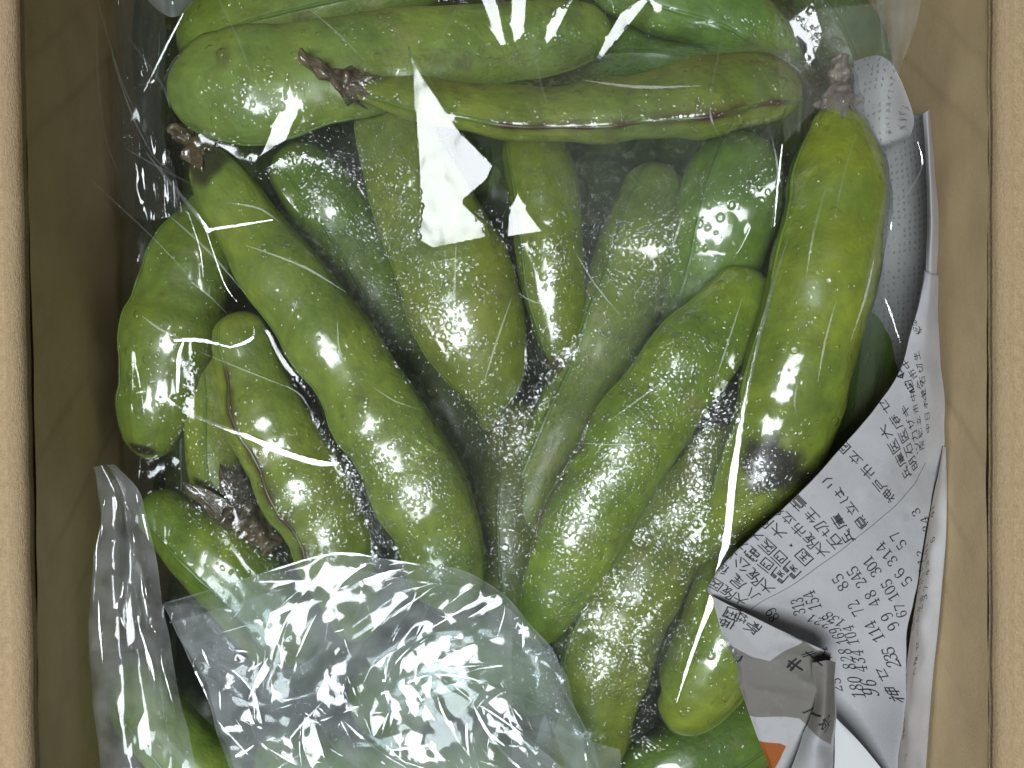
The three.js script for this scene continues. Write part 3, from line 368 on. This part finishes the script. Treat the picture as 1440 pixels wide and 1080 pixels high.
// sharp folded edges that catch the lamp
function ribbon(pts, ws, n, wob = 0.25, material = creaseMat) {
  part('crease', grid(4, n, (u, v) => {
    const q = along(pts, v), a = along(pts, v - 0.01), b = along(pts, v + 0.01), T = new THREE.Vector3(b[0] - a[0], b[1] - a[1], b[2] - a[2]).normalize(), p = new THREE.Vector3(...q), N = facing(p); N.addScaledVector(T, -N.dot(T)).normalize(); const S = new THREE.Vector3().crossVectors(T, N), w = along(ws, v)[0] * (1 + wob * noise(v * n * 0.5, q[0] * 500)) / 2, o = (u - 0.5) * 2;
    p.addScaledVector(S, o * w).addScaledVector(N, -0.05 * w * o * o + 0.00003 * noise(v * n, u * 3)); return [p.x, p.y, p.z, u, v];
  }), material, bag);
}
function crease(line, widths, lift = 0.0006, material = creaseMat) {
  const pts = line.map(([a, b]) => { const p = pix(a, b); return [p.x, p.y + lift, p.z]; }), tot = [0];
  for (let k = 1; k < pts.length; k++) tot.push(tot[k - 1] + Math.hypot(pts[k][0] - pts[k - 1][0], pts[k][2] - pts[k - 1][2]));
  const ys = pts.map((p) => p[1]); let best = 1e9, pick = 0;                 // a taut fold: straight in height, tilted so that it stands across the lamp's light
  for (let d = -0.2; d <= 0.2; d += 0.01) { let e = 0; for (let k = 1; k < pts.length; k++) { const T = new THREE.Vector3(pts[k][0] - pts[k - 1][0], d * (tot[k] - tot[k - 1]), pts[k][2] - pts[k - 1][2]).normalize(); e += Math.abs(facing(new THREE.Vector3(...pts[k])).dot(T)); } e = e / (pts.length - 1) + 0.12 * Math.abs(d - (ys.at(-1) - ys[0]) / tot.at(-1)); if (e < best) { best = e; pick = d; } }
  const off = Math.max(...ys.map((y, k) => y - pick * tot[k])); pts.forEach((p, k) => { p[1] = mix(ys[k], off + pick * tot[k], 0.85); });
  ribbon(pts, widths.map((w) => [w * K * 0.72]), Math.max(12, line.length * 12), 0.25, material);
}
{ // short sharp folds all over the crumpled mouth and the side flap
  for (const [mesh, nu, nv, net, share, thick] of mouthNets) {
    const p = mesh.geometry.attributes.position, r = net.r, at = (u, v) => { const q = Math.round(clamp(v, 0.004, 0.99) * nv) * (nu + 1) + Math.round(clamp(u, 0.004, 0.996) * nu); return [p.getX(q), p.getY(q) + 0.0003, p.getZ(q)]; };
    for (const [A, B] of net.edges) {
      const a = net.node[A], b = net.node[B], w = (0.8 + 3.4 * r() * r()) * K * thick, keep = r() < share, c0 = r() * 0.25, c1 = 1 - r() * 0.25; if (!keep || Math.max(a[1], b[1]) > 0.93) continue;
      const pts = []; for (let m = 0; m <= 4; m++) { const t = mix(c0, c1, m / 4); pts.push(at(mix(a[0], b[0], t), mix(a[1], b[1], t))); }
      ribbon(pts, [[w * 0.3], [w], [w * 0.8], [w * 0.25]], 10, 0.4);
    }
  }
  const r = rng(314), mesh = bag.children[3], p = mesh.geometry.attributes.position;
  for (let k = 0; k < 16; k++) { const u0 = 0.05 + 0.9 * r(), v0 = 0.05 + 0.6 * r(), l = 0.06 + 0.16 * r(), pts = []; for (let m = 0; m <= 4; m++) { const i = Math.round(clamp(u0 + 0.1 * noise(m * 0.4, k * 3.3), 0.01, 0.99) * 90), j = Math.round(clamp(v0 + l * m / 4, 0.01, 0.99) * 320), q = j * 91 + i; pts.push([p.getX(q), p.getY(q) + 0.0003, p.getZ(q)]); } const w = (0.8 + 2.5 * r() * r()) * K; ribbon(pts, [[w * 0.25], [w], [w], [w * 0.2]], 16, 0.5); }
}
{ const r = rng(77), spots = [[300, 420], [420, 380], [360, 300], [220, 330], [250, 250], [480, 480], [560, 560], [340, 60], [480, 60], [620, 90], [760, 120], [900, 120], [1000, 150], [1080, 260], [1140, 330], [1180, 250], [1210, 420], [1160, 480], [700, 480], [760, 420], [840, 400], [950, 330], [1020, 480], [900, 560], [860, 620], [420, 560], [350, 520], [230, 460], [230, 120], [640, 420], [1120, 560], [300, 360]];
  for (const [x, y] of spots) { const a = x < 500 ? 0.9 + 1.2 * (r() - 0.5) : x > 1000 ? 1.75 + 0.5 * (r() - 0.5) : r() * 3.1, l = 50 + 130 * r(), b = 14 * (r() - 0.5), c = Math.cos(a) * l / 2, d = Math.sin(a) * l / 2; crease([[x - c, y - d], [x + b, y - b], [x + c, y + d]], [0.8, 2.2 + 3 * r(), 0.8], 0.0005, faintMat); } }
crease([[1092, 345], [1076, 420], [1052, 510], [1036, 590], [1022, 670], [1010, 750], [998, 830], [980, 890], [964, 940], [948, 982]], [2, 6, 6, 8, 12, 13, 12, 6, 5, 1.5], 0.0012);
crease([[262, 481], [292, 480], [324, 488]], [4, 7, 3], 0.001); crease([[324, 489], [345, 483], [360, 474], [361, 460]], [3, 5, 5, 1.5], 0.001);
crease([[260, 482], [254, 500], [254, 530], [254, 552]], [3, 6, 6, 3], 0.001);
crease([[255, 555], [272, 568], [300, 587], [350, 614], [405, 638], [450, 651], [478, 651]], [2, 4, 6, 8, 10, 10, 3]);
crease([[243, 238], [256, 262], [276, 296], [297, 328]], [1.5, 5, 7, 8], 0.001); crease([[297, 328], [336, 318], [386, 311]], [6, 4, 2], 0.001);
crease([[1252, 222], [1256, 260], [1252, 310], [1246, 350]], [1, 3, 3, 1], 0.001); crease([[1242, 420], [1254, 452], [1264, 482]], [1, 4, 3], 0.001); crease([[1098, 205], [1088, 270], [1086, 320]], [2, 3, 1.5], 0.001);
crease([[158, 0], [184, 120], [216, 210]], [1, 1.6, 1], 0.001); crease([[240, 60], [222, 110], [206, 128]], [1, 3, 1], 0.001); crease([[300, 330], [322, 400], [335, 425]], [1, 2, 1], 0.001); crease([[270, 300], [284, 350], [288, 390]], [0.8, 1.5, 0.8], 0.001);
crease([[158, 40], [152, 120], [156, 200], [172, 250]], [1, 2.5, 2.5, 1], 0.001); crease([[186, 100], [204, 170], [226, 225], [240, 240]], [1, 2.5, 2.5, 2], 0.001); crease([[268, 30], [240, 70], [205, 130]], [2, 3, 1], 0.001);

// ---------------------------------------------------------------- water drops on the film
{
  const dg = new THREE.IcosahedronGeometry(1, 2), water = new THREE.MeshPhysicalMaterial({ name: 'water', color: 0xffffff, transmission: 1, thickness: 0, ior: 1.6, roughness: 0.03 });
  const r = rng(9), list = [];
  for (let k = 0; k < 120000 && list.length < 14000; k++) { const x = mix(X0 + 0.01, X1 - 0.004, r()), z = mix(-0.112, 0.112, r()); if (r() > Math.pow(wetness(x, z), 1.3)) continue; const q = r(), s = mix(0.0002, 0.0011, q * q * q); list.push([x, z, s, 0.7 + 0.6 * r(), r() * 6.28]); }
  const drops = new THREE.InstancedMesh(dg, water, list.length), o = new THREE.Object3D();
  list.forEach(([x, z, s, e, a], k) => { const y = filmAt(x, z), nx = -(filmAt(x + 0.0006, z) - filmAt(x - 0.0006, z)) / 0.0012, nz = -(filmAt(x, z + 0.0006) - filmAt(x, z - 0.0006)) / 0.0012; o.position.set(x, y + 0.02, z); o.up.set(Math.cos(a), 0, Math.sin(a)); o.lookAt(x + nx, y + 0.02 + 1, z + nz); o.scale.set(s * e, s / e, s * 0.22); o.updateMatrix(); drops.setMatrixAt(k, o.matrix); });
  drops.name = 'condensation_drops'; drops.userData = { kind: 'stuff', label: 'beads of water on the film' }; bag.add(drops);
}

// ---------------------------------------------------------------- the newspaper
const GLYPH = { 大: '14-94 51-54-19 54-99', 阪: '10-19 10-40-24-45-34 52-92 52-55-49 54-84-59 64-79-99', 公: '41-14 61-95 44-29-79 65-89', 立: '51-53 23-83 34-47 74-58 18-98', 八: '42-39-19 62-75-99', 尾: '21-81-83-23 21-25-19 74-35 46-86 38-88 65-69-99', 徳: '31-13 33-15 24-29 42-92 62-64 44-94-96-46-44 64-66 38-49 57-58-78 95-98', 関: '11-19 11-41-43-13 12-42 91-99 91-61-63-93 62-92 35-75 36-76 55-57-38 57-78', 西: '11-91 23-83-89-29-23 43-45-37 63-65-75', 電: '21-81 51-54 12-14 12-92-94 32-33 72-73 25-75-78-28-25 26-76 55-59-99', 力: '13-83-89-69 51-45-19', 医: '91-11-19-99 32-24 33-83 26-86 53-55-28 56-88', 国: '11-91-99-19-11 33-73 35-75 38-78 53-58 76-87', 市: '50-52 12-92 24-28 24-84-88-78 52-59', 総: '30-13-33-25 14-35 34-39 25-17 61-43 71-93 65-54-84 57-58-78 96-98 46-48', 石: '11-91 51-18 34-84-89-39-35', 切: '03-43 21-27-47 51-91-89-69 71-66-49', 生: '31-14 23-83 25-85 51-59 19-99', 喜: '11-91 50-53 23-83 24-84-86-26-24 17-97 28-88-89-29-28', 兵: '71-31-37 34-84 64-67 17-97 37-19 67-99', 庫: '51-52 12-92 12-17-09 24-94 35-85-87-37-35 36-86 53-59 28-98', 県: '31-81-86-36-31 33-83 34-84 21-27-87 57-59 38-29 78-89', は: '21-17-29 44-94 72-78-58-47-67-99', り: '31-36 71-76-59', ま: '23-83 25-85 51-58-38-37-57-89', 神: '21-32 13-43-17 35-39 52-92-97-57-52 54-94 71-79', 戸: '11-91 23-83-85-25 23-26-09', 明: '12-42-48-18-12 15-45 61-91-99-79 61-66-49 63-93 65-95', 療: '51-52 12-92 12-16-09 34-94 54-37 64-97 46-76-78-48-46 59-49', セ: '13-93-76 42-48-98', ツ: '13-25 43-55 93-86-49', カ: '13-83-89-69 41-45-19', ザ: '13-83 31-37 71-75-49 81-92', キ: '13-83 15-95 41-69', '・': '44-55-54-45', 院: '10-19 10-40-24-45-34 60-61 43-42-92-93 54-84 46-96 56-49 76-79-99', 姓: '31-16-39 13-43-19 61-53 52-92 55-95 72-79 49-99', 歌: '11-51 41-49 13-33-35-13 16-51 61-55 62-92-84 72-59 74-99', 心: '24-18 33-38-78-76 53-64 83-95', 館: '30-13 30-53 23-29 23-43-45 25-45 60-61 53-52-92-93 63-83-85-63 66-86-89-69-66', 新: '20-21 11-41 12-23 32-43 04-54 26-29 05-56 71-63-59 64-94 84-89', 月: '31-81-89-69 31-36-19 34-84 36-86', 合: '51-15 51-95 34-74 27-77-79-29-27', 中: '13-93-96-16-13 51-59', 日: '21-81-89-29-21 25-85', 本: '13-93 51-59 53-17 53-97 37-67', ー: '25-85', ン: '22-44 93-77-28', タ: '41-14 41-81-66-29 34-65', の: '42-48-25-43-73-95-88-58', ノ: '82-56-19', ハ: '32-29-19 62-75-99' };
const CW = 1152, CH = 2048, PX0 = 0.042, PZ0 = -0.04, SC = 14300;     // canvas over x 42..122 mm, 14 pixels a millimetre
const canvas = document.createElement('canvas'); canvas.width = CW; canvas.height = CH;
const cx = canvas.getContext('2d');
const grimeOf = (base) => { cx.fillStyle = base; cx.fillRect(0, 0, CW, CH); const r = rng(3); for (let k = 0; k < 2600; k++) { cx.fillStyle = `rgba(${r() > 0.5 ? '255,255,255' : '120,118,112'},${0.05 * r()})`; cx.beginPath(); cx.arc(r() * CW, r() * CH, 2 + 22 * r() * r(), 0, 7); cx.fill(); } };
const PY = 0.021;
const toC = (px, py, y = PY) => { const p = W(px, py, y); return [(p.x - PX0) * SC, (p.z - PZ0) * SC]; };
function glyph(ch, x, y, ang, size, ink, bold = 1) {
  cx.save(); cx.translate(x, y); cx.rotate(ang); if (GLYPH[ch]) cx.scale(0.96, 0.74); cx.strokeStyle = cx.fillStyle = ink; cx.lineCap = 'butt'; cx.lineJoin = 'miter';
  if (GLYPH[ch]) { cx.lineWidth = size * 0.07 * bold; for (const st of GLYPH[ch].split(' ')) { cx.beginPath(); st.split('-').forEach((q, k) => { const X = (q.charCodeAt(0) - 48 - 5) * size / 10.2, Y = (q.charCodeAt(1) - 48 - 5) * size / 10.2; if (k) cx.lineTo(X, Y); else cx.moveTo(X, Y); }); cx.stroke(); } }
  else { cx.font = `${bold > 1 ? 'bold ' : ''}${size}px serif`; cx.textAlign = 'center'; cx.textBaseline = 'middle'; cx.fillText(ch, 0, 0); }
  cx.restore();
}
// text runs from the pixel (x0, y0) of its first character to (x1, y1) of its last
function run(text, x0, y0, x1, y1, size, y = PY, ink = 'rgba(26,26,30,0.93)', bold = 1) {
  const a = toC(x0, y0, y), b = toC(x1, y1, y), n = text.length, ang = n > 1 ? Math.atan2(b[1] - a[1], b[0] - a[0]) : Math.atan2(y1 - y0, x1 - x0), s = 0.98 * size * K * (D - y) / D * SC;
  for (let k = 0; k < n; k++) glyph(text[k], n > 1 ? mix(a[0], b[0], k / (n - 1)) : a[0], n > 1 ? mix(a[1], b[1], k / (n - 1)) : a[1], ang, s, ink, bold);
}
grimeOf('#d3d3d6');
// names
run('大阪医', 1044, 846, 1008, 824, 25); run('八尾徳', 1060, 838, 1017, 800, 26); run('大阪公立', 1078, 826, 1028, 780, 27);
run('関西電力', 1095, 808, 1042, 766, 26); run('関西医大', 1112, 800, 1062, 752, 27); run('国・大阪', 1128, 782, 1076, 730, 27);
run('大阪市立総', 1150, 772, 1092, 714, 25); run('石切生喜', 1168, 758, 1120, 706, 26); run('兵庫', 1186, 752, 1172, 730, 26, PY, undefined, 1.15);
run('県立はりま', 1206, 732, 1146, 658, 26); run('神戸市立医', 1250, 697, 1184, 626, 26); run('兵庫医大', 1282, 666, 1244, 608, 25); run('明石医療セ', 1296, 654, 1248, 572, 24); run('ツカザキ', 1302, 632, 1277, 578, 22);
run('院総立市中日', 1312, 628, 1284, 540, 17); run('中日本立石切生', 1322, 604, 1298, 500, 16); run('心の', 1284, 546, 1272, 526, 22, PY, undefined, 1.6);
run('中合市中日', 1310, 556, 1272, 496, 18); run('総合院', 1300, 462, 1284, 440, 17); run('り', 1300, 392, 1298, 386, 18);
// the rule between names and figures
{ const pts = [[1060, 862], [1130, 808], [1200, 752], [1260, 712], [1300, 680], [1322, 655]].map(([a, b]) => toC(a, b)); cx.strokeStyle = 'rgba(40,40,44,0.7)'; cx.lineWidth = 2.2; cx.beginPath(); pts.forEach(([x, y], k) => k ? cx.lineTo(x, y) : cx.moveTo(x, y)); cx.stroke(); }
// figures
const F = 23;
run('85', 1182, 822, 1174, 811, F); run('245', 1208, 818, 1194, 800, F); run('301', 1229, 803, 1216, 786, F); run('314', 1253, 788, 1236, 768, F); run('57', 1268, 766, 1258, 753, F);
run('313', 1135, 869, 1125, 848, F); run('154', 1152, 858, 1138, 836, F); run('89', 1098, 877, 1092, 867, F);
run('72', 1211, 863, 1202, 851, F); run('48', 1232, 849, 1224, 836, F); run('105', 1258, 840, 1246, 820, F); run('56', 1276, 818, 1265, 806, F);
run('138', 1190, 882, 1172, 872, 20); run('221', 1176, 888, 1154, 880, 20); run('104', 1213, 913, 1203, 891, 20); run('169', 1201, 915, 1188, 897, 20);
run('114', 1243, 902, 1232, 884, F); run('99', 1262, 884, 1252, 870, F); run('67', 1272, 866, 1268, 855, 21);
run('434', 1229, 955, 1221, 930, 20); run('828', 1217, 956, 1208, 932, 20); run('74', 1189, 948, 1182, 937, 20); run('26', 1182, 960, 1178, 948, 19);
run('235', 1263, 938, 1256, 920, F); run('96', 1244, 990, 1240, 976, F); run('180', 1233, 1000, 1226, 977, 21); run('25', 1207, 996, 1204, 984, 20); run('20', 1193, 996, 1191, 984, 20); run('20', 1181, 996, 1180, 984, 20);
run('神セ', 1264, 982, 1252, 958, 24); run('3', 1294, 722, 1292, 718, 20);
// on the darker side strip
run('41', 1318, 726, 1316, 716, 20, 0.016); run('24', 1302, 742, 1299, 731, 18, 0.018); run('141', 1305, 786, 1299, 768, 18, 0.016); run('6', 1318, 762, 1317, 758, 18, 0.014); run('112', 1292, 800, 1290, 776, 17, 0.018);
run('35', 1300, 822, 1298, 810, 17, 0.016); run('43', 1314, 810, 1312, 796, 17, 0.014); run('60', 1291, 830, 1290, 816, 17, 0.018); run('89', 1284, 882, 1282, 870, 18, 0.018); run('63', 1297, 874, 1294, 860, 17, 0.015); run('37', 1312, 846, 1312, 832, 17, 0.013); run('28', 1304, 860, 1302, 846, 17, 0.014);
run('大阪セー', 1300, 956, 1302, 898, 17, 0.014); run('館日月立合石心り', 1280, 1040, 1272, 950, 17, 0.016); run('り', 1288, 1078, 1287, 1070, 16, 0.014);
const printTex = new THREE.CanvasTexture(canvas); printTex.colorSpace = THREE.SRGBColorSpace; printTex.magFilter = THREE.LinearFilter;

// second sheet: the folded corner, with a grey panel, a white band and an orange one; and the backs
const c2 = document.createElement('canvas'); c2.width = 1024; c2.height = 1024;
{ const g = c2.getContext('2d'); g.fillStyle = '#d2d2d4'; g.fillRect(0, 0, 1024, 1024);
  const SC2 = 1024 / 0.056, q = (px, py, y = 0.024) => { const p = W(px, py, y); return [(p.x - 0.045) * SC2, (p.z - 0.048) * SC2]; };
  const poly = (pts, fill) => { g.fillStyle = fill; g.beginPath(); pts.forEach(([a, b], k) => { const [x, y] = q(a, b); if (k) g.lineTo(x, y); else g.moveTo(x, y); }); g.closePath(); g.fill(); };
  poly([[1020, 912], [1040, 922], [1066, 934], [1090, 938], [1126, 899], [1150, 915], [1180, 920], [1180, 1060], [1135, 1023], [1100, 1026], [1066, 1031]], '#8f8b84');
  poly([[1070, 1070], [1090, 1068], [1113, 1066], [1125, 1070], [1120, 1110], [1070, 1110]], '#b8651c');
  poly([[1132, 1034], [1152, 1050], [1180, 1078], [1180, 1110], [1105, 1110]], '#d2d2d4');
  const r = rng(8); for (let k = 0; k < 1400; k++) { g.fillStyle = `rgba(${r() > 0.5 ? '255,255,255' : '90,88,84'},${0.06 * r()})`; g.beginPath(); g.arc(r() * 1024, r() * 1024, 2 + 16 * r() * r(), 0, 7); g.fill(); }
  const put = (text, x0, y0, x1, y1, size, lw = 0.07) => { const a = q(x0, y0), b = q(x1, y1), n = text.length, ang = Math.atan2(b[1] - a[1], b[0] - a[0]), s = size * K * 0.89 * SC2; for (let k = 0; k < n; k++) { const t = n > 1 ? k / (n - 1) : 0; g.save(); g.translate(mix(a[0], b[0], t), mix(a[1], b[1], t)); g.rotate(ang); g.strokeStyle = g.fillStyle = '#1d1d20'; g.lineWidth = s * lw; if (GLYPH[text[k]]) for (const st of GLYPH[text[k]].split(' ')) { g.beginPath(); st.split('-').forEach((c, m) => { const X = (c.charCodeAt(0) - 53) * s / 10.2, Y = (c.charCodeAt(1) - 53) * s / 10.2; if (m) g.lineTo(X, Y); else g.moveTo(X, Y); }); g.stroke(); } else { g.font = s + 'px serif'; g.textAlign = 'center'; g.textBaseline = 'middle'; g.fillText(text[k], 0, 0); } g.restore(); } };
  put('国療', 1034, 868, 1030, 884, 22); put('姓', 1046, 872, 1043, 880, 18); put('歌', 1060, 884, 1056, 892, 22); put('・', 1025, 892, 1023, 898, 14);
  put('ツ', 1046, 942, 1070, 940, 26, 0.09); put('キ', 1125, 942, 1142, 926, 28, 0.1); put('ー', 1118, 944, 1122, 950, 18, 0.09); put('キ', 1142, 924, 1155, 914, 24, 0.1); put('ノ', 1160, 912, 1166, 906, 20, 0.1); put('王', 1156, 944, 1166, 940, 18, 0.1); put('マ', 1160, 985, 1168, 992, 26, 0.1); put('ハ', 1150, 1010, 1160, 1018, 22, 0.09); put('新', 1160, 1016, 1166, 1024, 24, 0.08); }
const foldTex = new THREE.CanvasTexture(c2); foldTex.colorSpace = THREE.SRGBColorSpace; foldTex.magFilter = THREE.LinearFilter;
const c3 = document.createElement('canvas'); c3.width = c3.height = 512;
{ const g = c3.getContext('2d'); g.fillStyle = '#c9cac9'; g.fillRect(0, 0, 512, 512); const r = rng(12); g.strokeStyle = 'rgba(60,62,66,0.3)'; g.lineWidth = 2.5; for (let col = 0; col < 16; col++) for (let k = 0; k < 22; k++) { if (r() < 0.25) continue; const x = 12 + col * 32, y = 8 + k * 23; for (let m = 0; m < 5; m++) { g.beginPath(); g.moveTo(x + 16 * r(), y + 16 * r()); g.lineTo(x + 16 * r(), y + 16 * r()); g.stroke(); } } }
const backTex = new THREE.CanvasTexture(c3); backTex.colorSpace = THREE.SRGBColorSpace; backTex.wrapS = backTex.wrapT = THREE.RepeatWrapping; backTex.magFilter = THREE.LinearFilter; backTex.repeat.set(24, 24);
const paperBump = dataTex(256, 256, (x, y) => 0.5 + 0.4 * fbm(x / 20, y / 20, 3.3, 4), false); paperBump.repeat.set(30, 30);
const paper = (name, map) => new THREE.MeshPhysicalMaterial({ name, map, color: new THREE.Color().setRGB(0.60, 0.598, 0.60), bumpMap: paperBump, bumpScale: 0.00012, roughness: 0.8, transmission: 0, side: THREE.DoubleSide });
const printMat = paper('printed newsprint', printTex), foldMat = paper('newsprint with grey panel', foldTex), backMat = paper('back of the newsprint', backTex);
const news = thing('newspaper_sheet', 'crumpled sheet of Japanese newspaper stuffed between the bag and the right wall', 'newspaper', [0.1, -0.02, 0.04]);
function sheet(name, rows, nu, nv, lift, material, uvf, label) {
  const g = patch(rows, nu, nv, lift), p = g.attributes.position, uv = g.attributes.uv; for (let i = 0; i < p.count; i++) uv.setXY(i, ...uvf(p.getX(i), p.getZ(i), p.getY(i))); return part(name, g, material, news, label);
}
const uvPrint = (x, z) => [(x - PX0) * SC / CW, 1 - (z - PZ0) * SC / CH], uvFold = (x, z) => [(x - 0.045) / 0.056, 1 - (z - 0.048) / 0.056], uvBack = (x, z, y) => [x + 1.2 * y, z];
const pf = folds(31, 8, 0.025, 0.06, 0.09, 0.006, 0.985), pg = folds(32, 8, 0.012, 0.03, 0.12, 0.004, 0.99);
const row = (...a) => a;
sheet('printed_face', [
  row([1298, 380, 0.014], [1307, 386, 0.0155], [1318, 388, 0.012]), row([1282, 450, 0.017], [1302, 458, 0.017], [1321, 466, 0.012]), row([1266, 520, 0.019], [1296, 535, 0.019], [1326, 550, 0.011]),
  row([1216, 588, 0.02], [1272, 610, 0.021], [1328, 634, 0.011]), row([1124, 688, 0.021], [1220, 690, 0.023], [1312, 700, 0.017]), row([1058, 754, 0.021], [1180, 762, 0.023], [1300, 770, 0.02]),
  row([1004, 812, 0.02], [1150, 828, 0.022], [1289, 840, 0.021]), row([1002, 842, 0.018], [1150, 866, 0.018], [1281, 890, 0.021]), row([1070, 900, 0.013], [1190, 930, 0.013], [1273, 950, 0.02]), row([1090, 970, 0.012], [1195, 990, 0.0085], [1266, 1010, 0.019]), row([1100, 1110, 0.016], [1200, 1110, 0.0125], [1261, 1110, 0.019])],
  150, 220, (x, z, u, v) => pf(x, z) * 0.75 + 0.0007 * fbm(x * 90, z * 90, 4.1, 3) - 0.0035 * Math.exp(-(((u - 0.42) / 0.16) ** 2 + ((v - 0.76) / 0.12) ** 2)) + 0.0004 * noise(x * 130, z * 130) + 0.0009 * Math.exp(-Math.pow((u - 0.0) / 0.02, 2)), printMat, uvPrint, 'printed face with columns of names and figures');
sheet('side_fold', [
  row([1326, 628, 0.0118], [1328, 628, 0.0114], [1329.5, 628, 0.0106]), row([1320, 664, 0.0145], [1324, 662, 0.012], [1331, 660, 0.0102]), row([1312, 700, 0.0168], [1318, 697, 0.0118], [1331.5, 694, 0.0101]), row([1300, 770, 0.0198], [1310, 766, 0.011], [1330, 760, 0.0099]), row([1289, 840, 0.0208], [1300, 836, 0.0095], [1324, 830, 0.0078]), row([1281, 890, 0.0208], [1293, 888, 0.009], [1319, 886, 0.0063]),
  row([1273, 950, 0.0198], [1286, 950, 0.008], [1312, 950, 0.0035]), row([1266, 1010, 0.0188], [1280, 1010, 0.007], [1307, 1010, 0.002]), row([1261, 1110, 0.0188], [1275, 1110, 0.007], [1300, 1110, -0.001])], 40, 160, (x, z, u, v) => 0.0009 * Math.sin(u * 3.14) * noise(x * 200, z * 130, 4), printMat, uvPrint, 'shaded strip folded down along the wall');
sheet('folded_corner', [
  row([1001, 838, 0.0195], [1060, 868, 0.0235], [1120, 897, 0.0255], [1172, 922, 0.025]), row([1012, 880, 0.017], [1062, 902, 0.0215], [1122, 905, 0.0255], [1172, 938, 0.0235]), row([1024, 915, 0.015], [1066, 932, 0.0185], [1118, 938, 0.0205], [1166, 962, 0.022]), row([1042, 970, 0.0145], [1080, 980, 0.017], [1118, 985, 0.0195], [1150, 996, 0.0215]),
  row([1062, 1028, 0.014], [1092, 1027, 0.0165], [1120, 1026, 0.019], [1146, 1020, 0.0205]), row([1078, 1068, 0.0135], [1098, 1067, 0.016], [1122, 1066, 0.0185], [1140, 1066, 0.019]), row([1092, 1112, 0.013], [1106, 1112, 0.015], [1125, 1112, 0.0175], [1135, 1112, 0.018])], 120, 160, (x, z, u, v) => pg(x, z) * 1.3 * sst(0, 0.1, u) + 0.0002 * noise(x * 300, z * 300), foldMat, uvFold, 'folded corner with grey panel and orange band');
sheet('rolled_fold', [
  row([1140, 930, 0.0245], [1160, 926, 0.0265], [1174, 930, 0.022]), row([1146, 975, 0.0225], [1162, 970, 0.0255], [1174, 975, 0.02]), row([1138, 1010, 0.0215], [1158, 1006, 0.0255], [1174, 1010, 0.0195]), row([1130, 1036, 0.021], [1154, 1036, 0.0255], [1174, 1040, 0.019]), row([1112, 1080, 0.0205], [1146, 1076, 0.025], [1172, 1078, 0.0185]), row([1100, 1112, 0.02], [1140, 1112, 0.0245], [1170, 1112, 0.018])], 60, 120, (x, z) => pg(x * 1.3, z) * 1.2, foldMat, uvFold, 'rolled crease of the folded corner');
sheet('triangular_fold', [row([1174, 1008, 0.0175], [1178, 1012, 0.0175], [1182, 1016, 0.0175]), row([1174, 1050, 0.0168], [1196, 1050, 0.0185], [1216, 1052, 0.019]), row([1172, 1112, 0.016], [1216, 1112, 0.0185], [1264, 1112, 0.0215])], 40, 40, (x, z) => 0.0002 * noise(x * 300, z * 300), new THREE.MeshPhysicalMaterial({ name: 'blank newsprint', color: new THREE.Color().setRGB(0.56, 0.57, 0.58), bumpMap: paperBump, bumpScale: 0.0001, roughness: 0.85, side: THREE.DoubleSide }), uvBack, 'blank triangular fold');
sheet('curled_edge', [
  row([1215, 72, 0.004], [1248, 64, 0.012], [1268, 74, 0.015]), row([1215, 110, 0.008], [1255, 105, 0.0155], [1288, 112, 0.014]), row([1215, 150, 0.009], [1258, 150, 0.017], [1302, 152, 0.013]), row([1215, 185, 0.008], [1258, 188, 0.016], [1300, 172, 0.013]), row([1215, 192, 0.004], [1258, 198, 0.012], [1296, 182, 0.0115])], 50, 50, (x, z) => 0.0008 * noise(x * 120, z * 90, 2) - 0.006, backMat, uvBack, 'curled back of the sheet at the top');
sheet('inner_layer', [
  row([1206, 160, -0.018], [1272, 162, -0.001], [1303, 158, 0.0095]), row([1206, 260, -0.018], [1284, 262, -0.003], [1312, 262, 0.0105]), row([1212, 340, -0.018], [1292, 342, -0.002], [1316, 344, 0.0105]), row([1222, 430, -0.018], [1290, 432, -0.001], [1318, 434, 0.0105]), row([1226, 520, -0.018], [1290, 522, 0.001], [1322, 524, 0.010])], 40, 80, (x, z) => 0.0006 * noise(x * 150, z * 60, 6), backMat, uvBack, 'shaded inner layer beside the bag');
sheet('standing_edge', [
  row([1298, 160, 0.011], [1304, 156, 0.012], [1307, 152, 0.009]), row([1302, 230, 0.012], [1308, 230, 0.014], [1314, 230, 0.009]), row([1304, 310, 0.012], [1311, 310, 0.0145], [1320, 310, 0.009]), row([1302, 380, 0.0125], [1309, 386, 0.0135], [1317, 392, 0.0105]), row([1298, 430, 0.011], [1308, 440, 0.0105], [1318, 450, 0.009])], 20, 80, (x, z) => 0.0003 * noise(x * 200, z * 100, 7), printMat, uvPrint, 'narrow edge standing along the wall');

renderer.render(scene, camera);
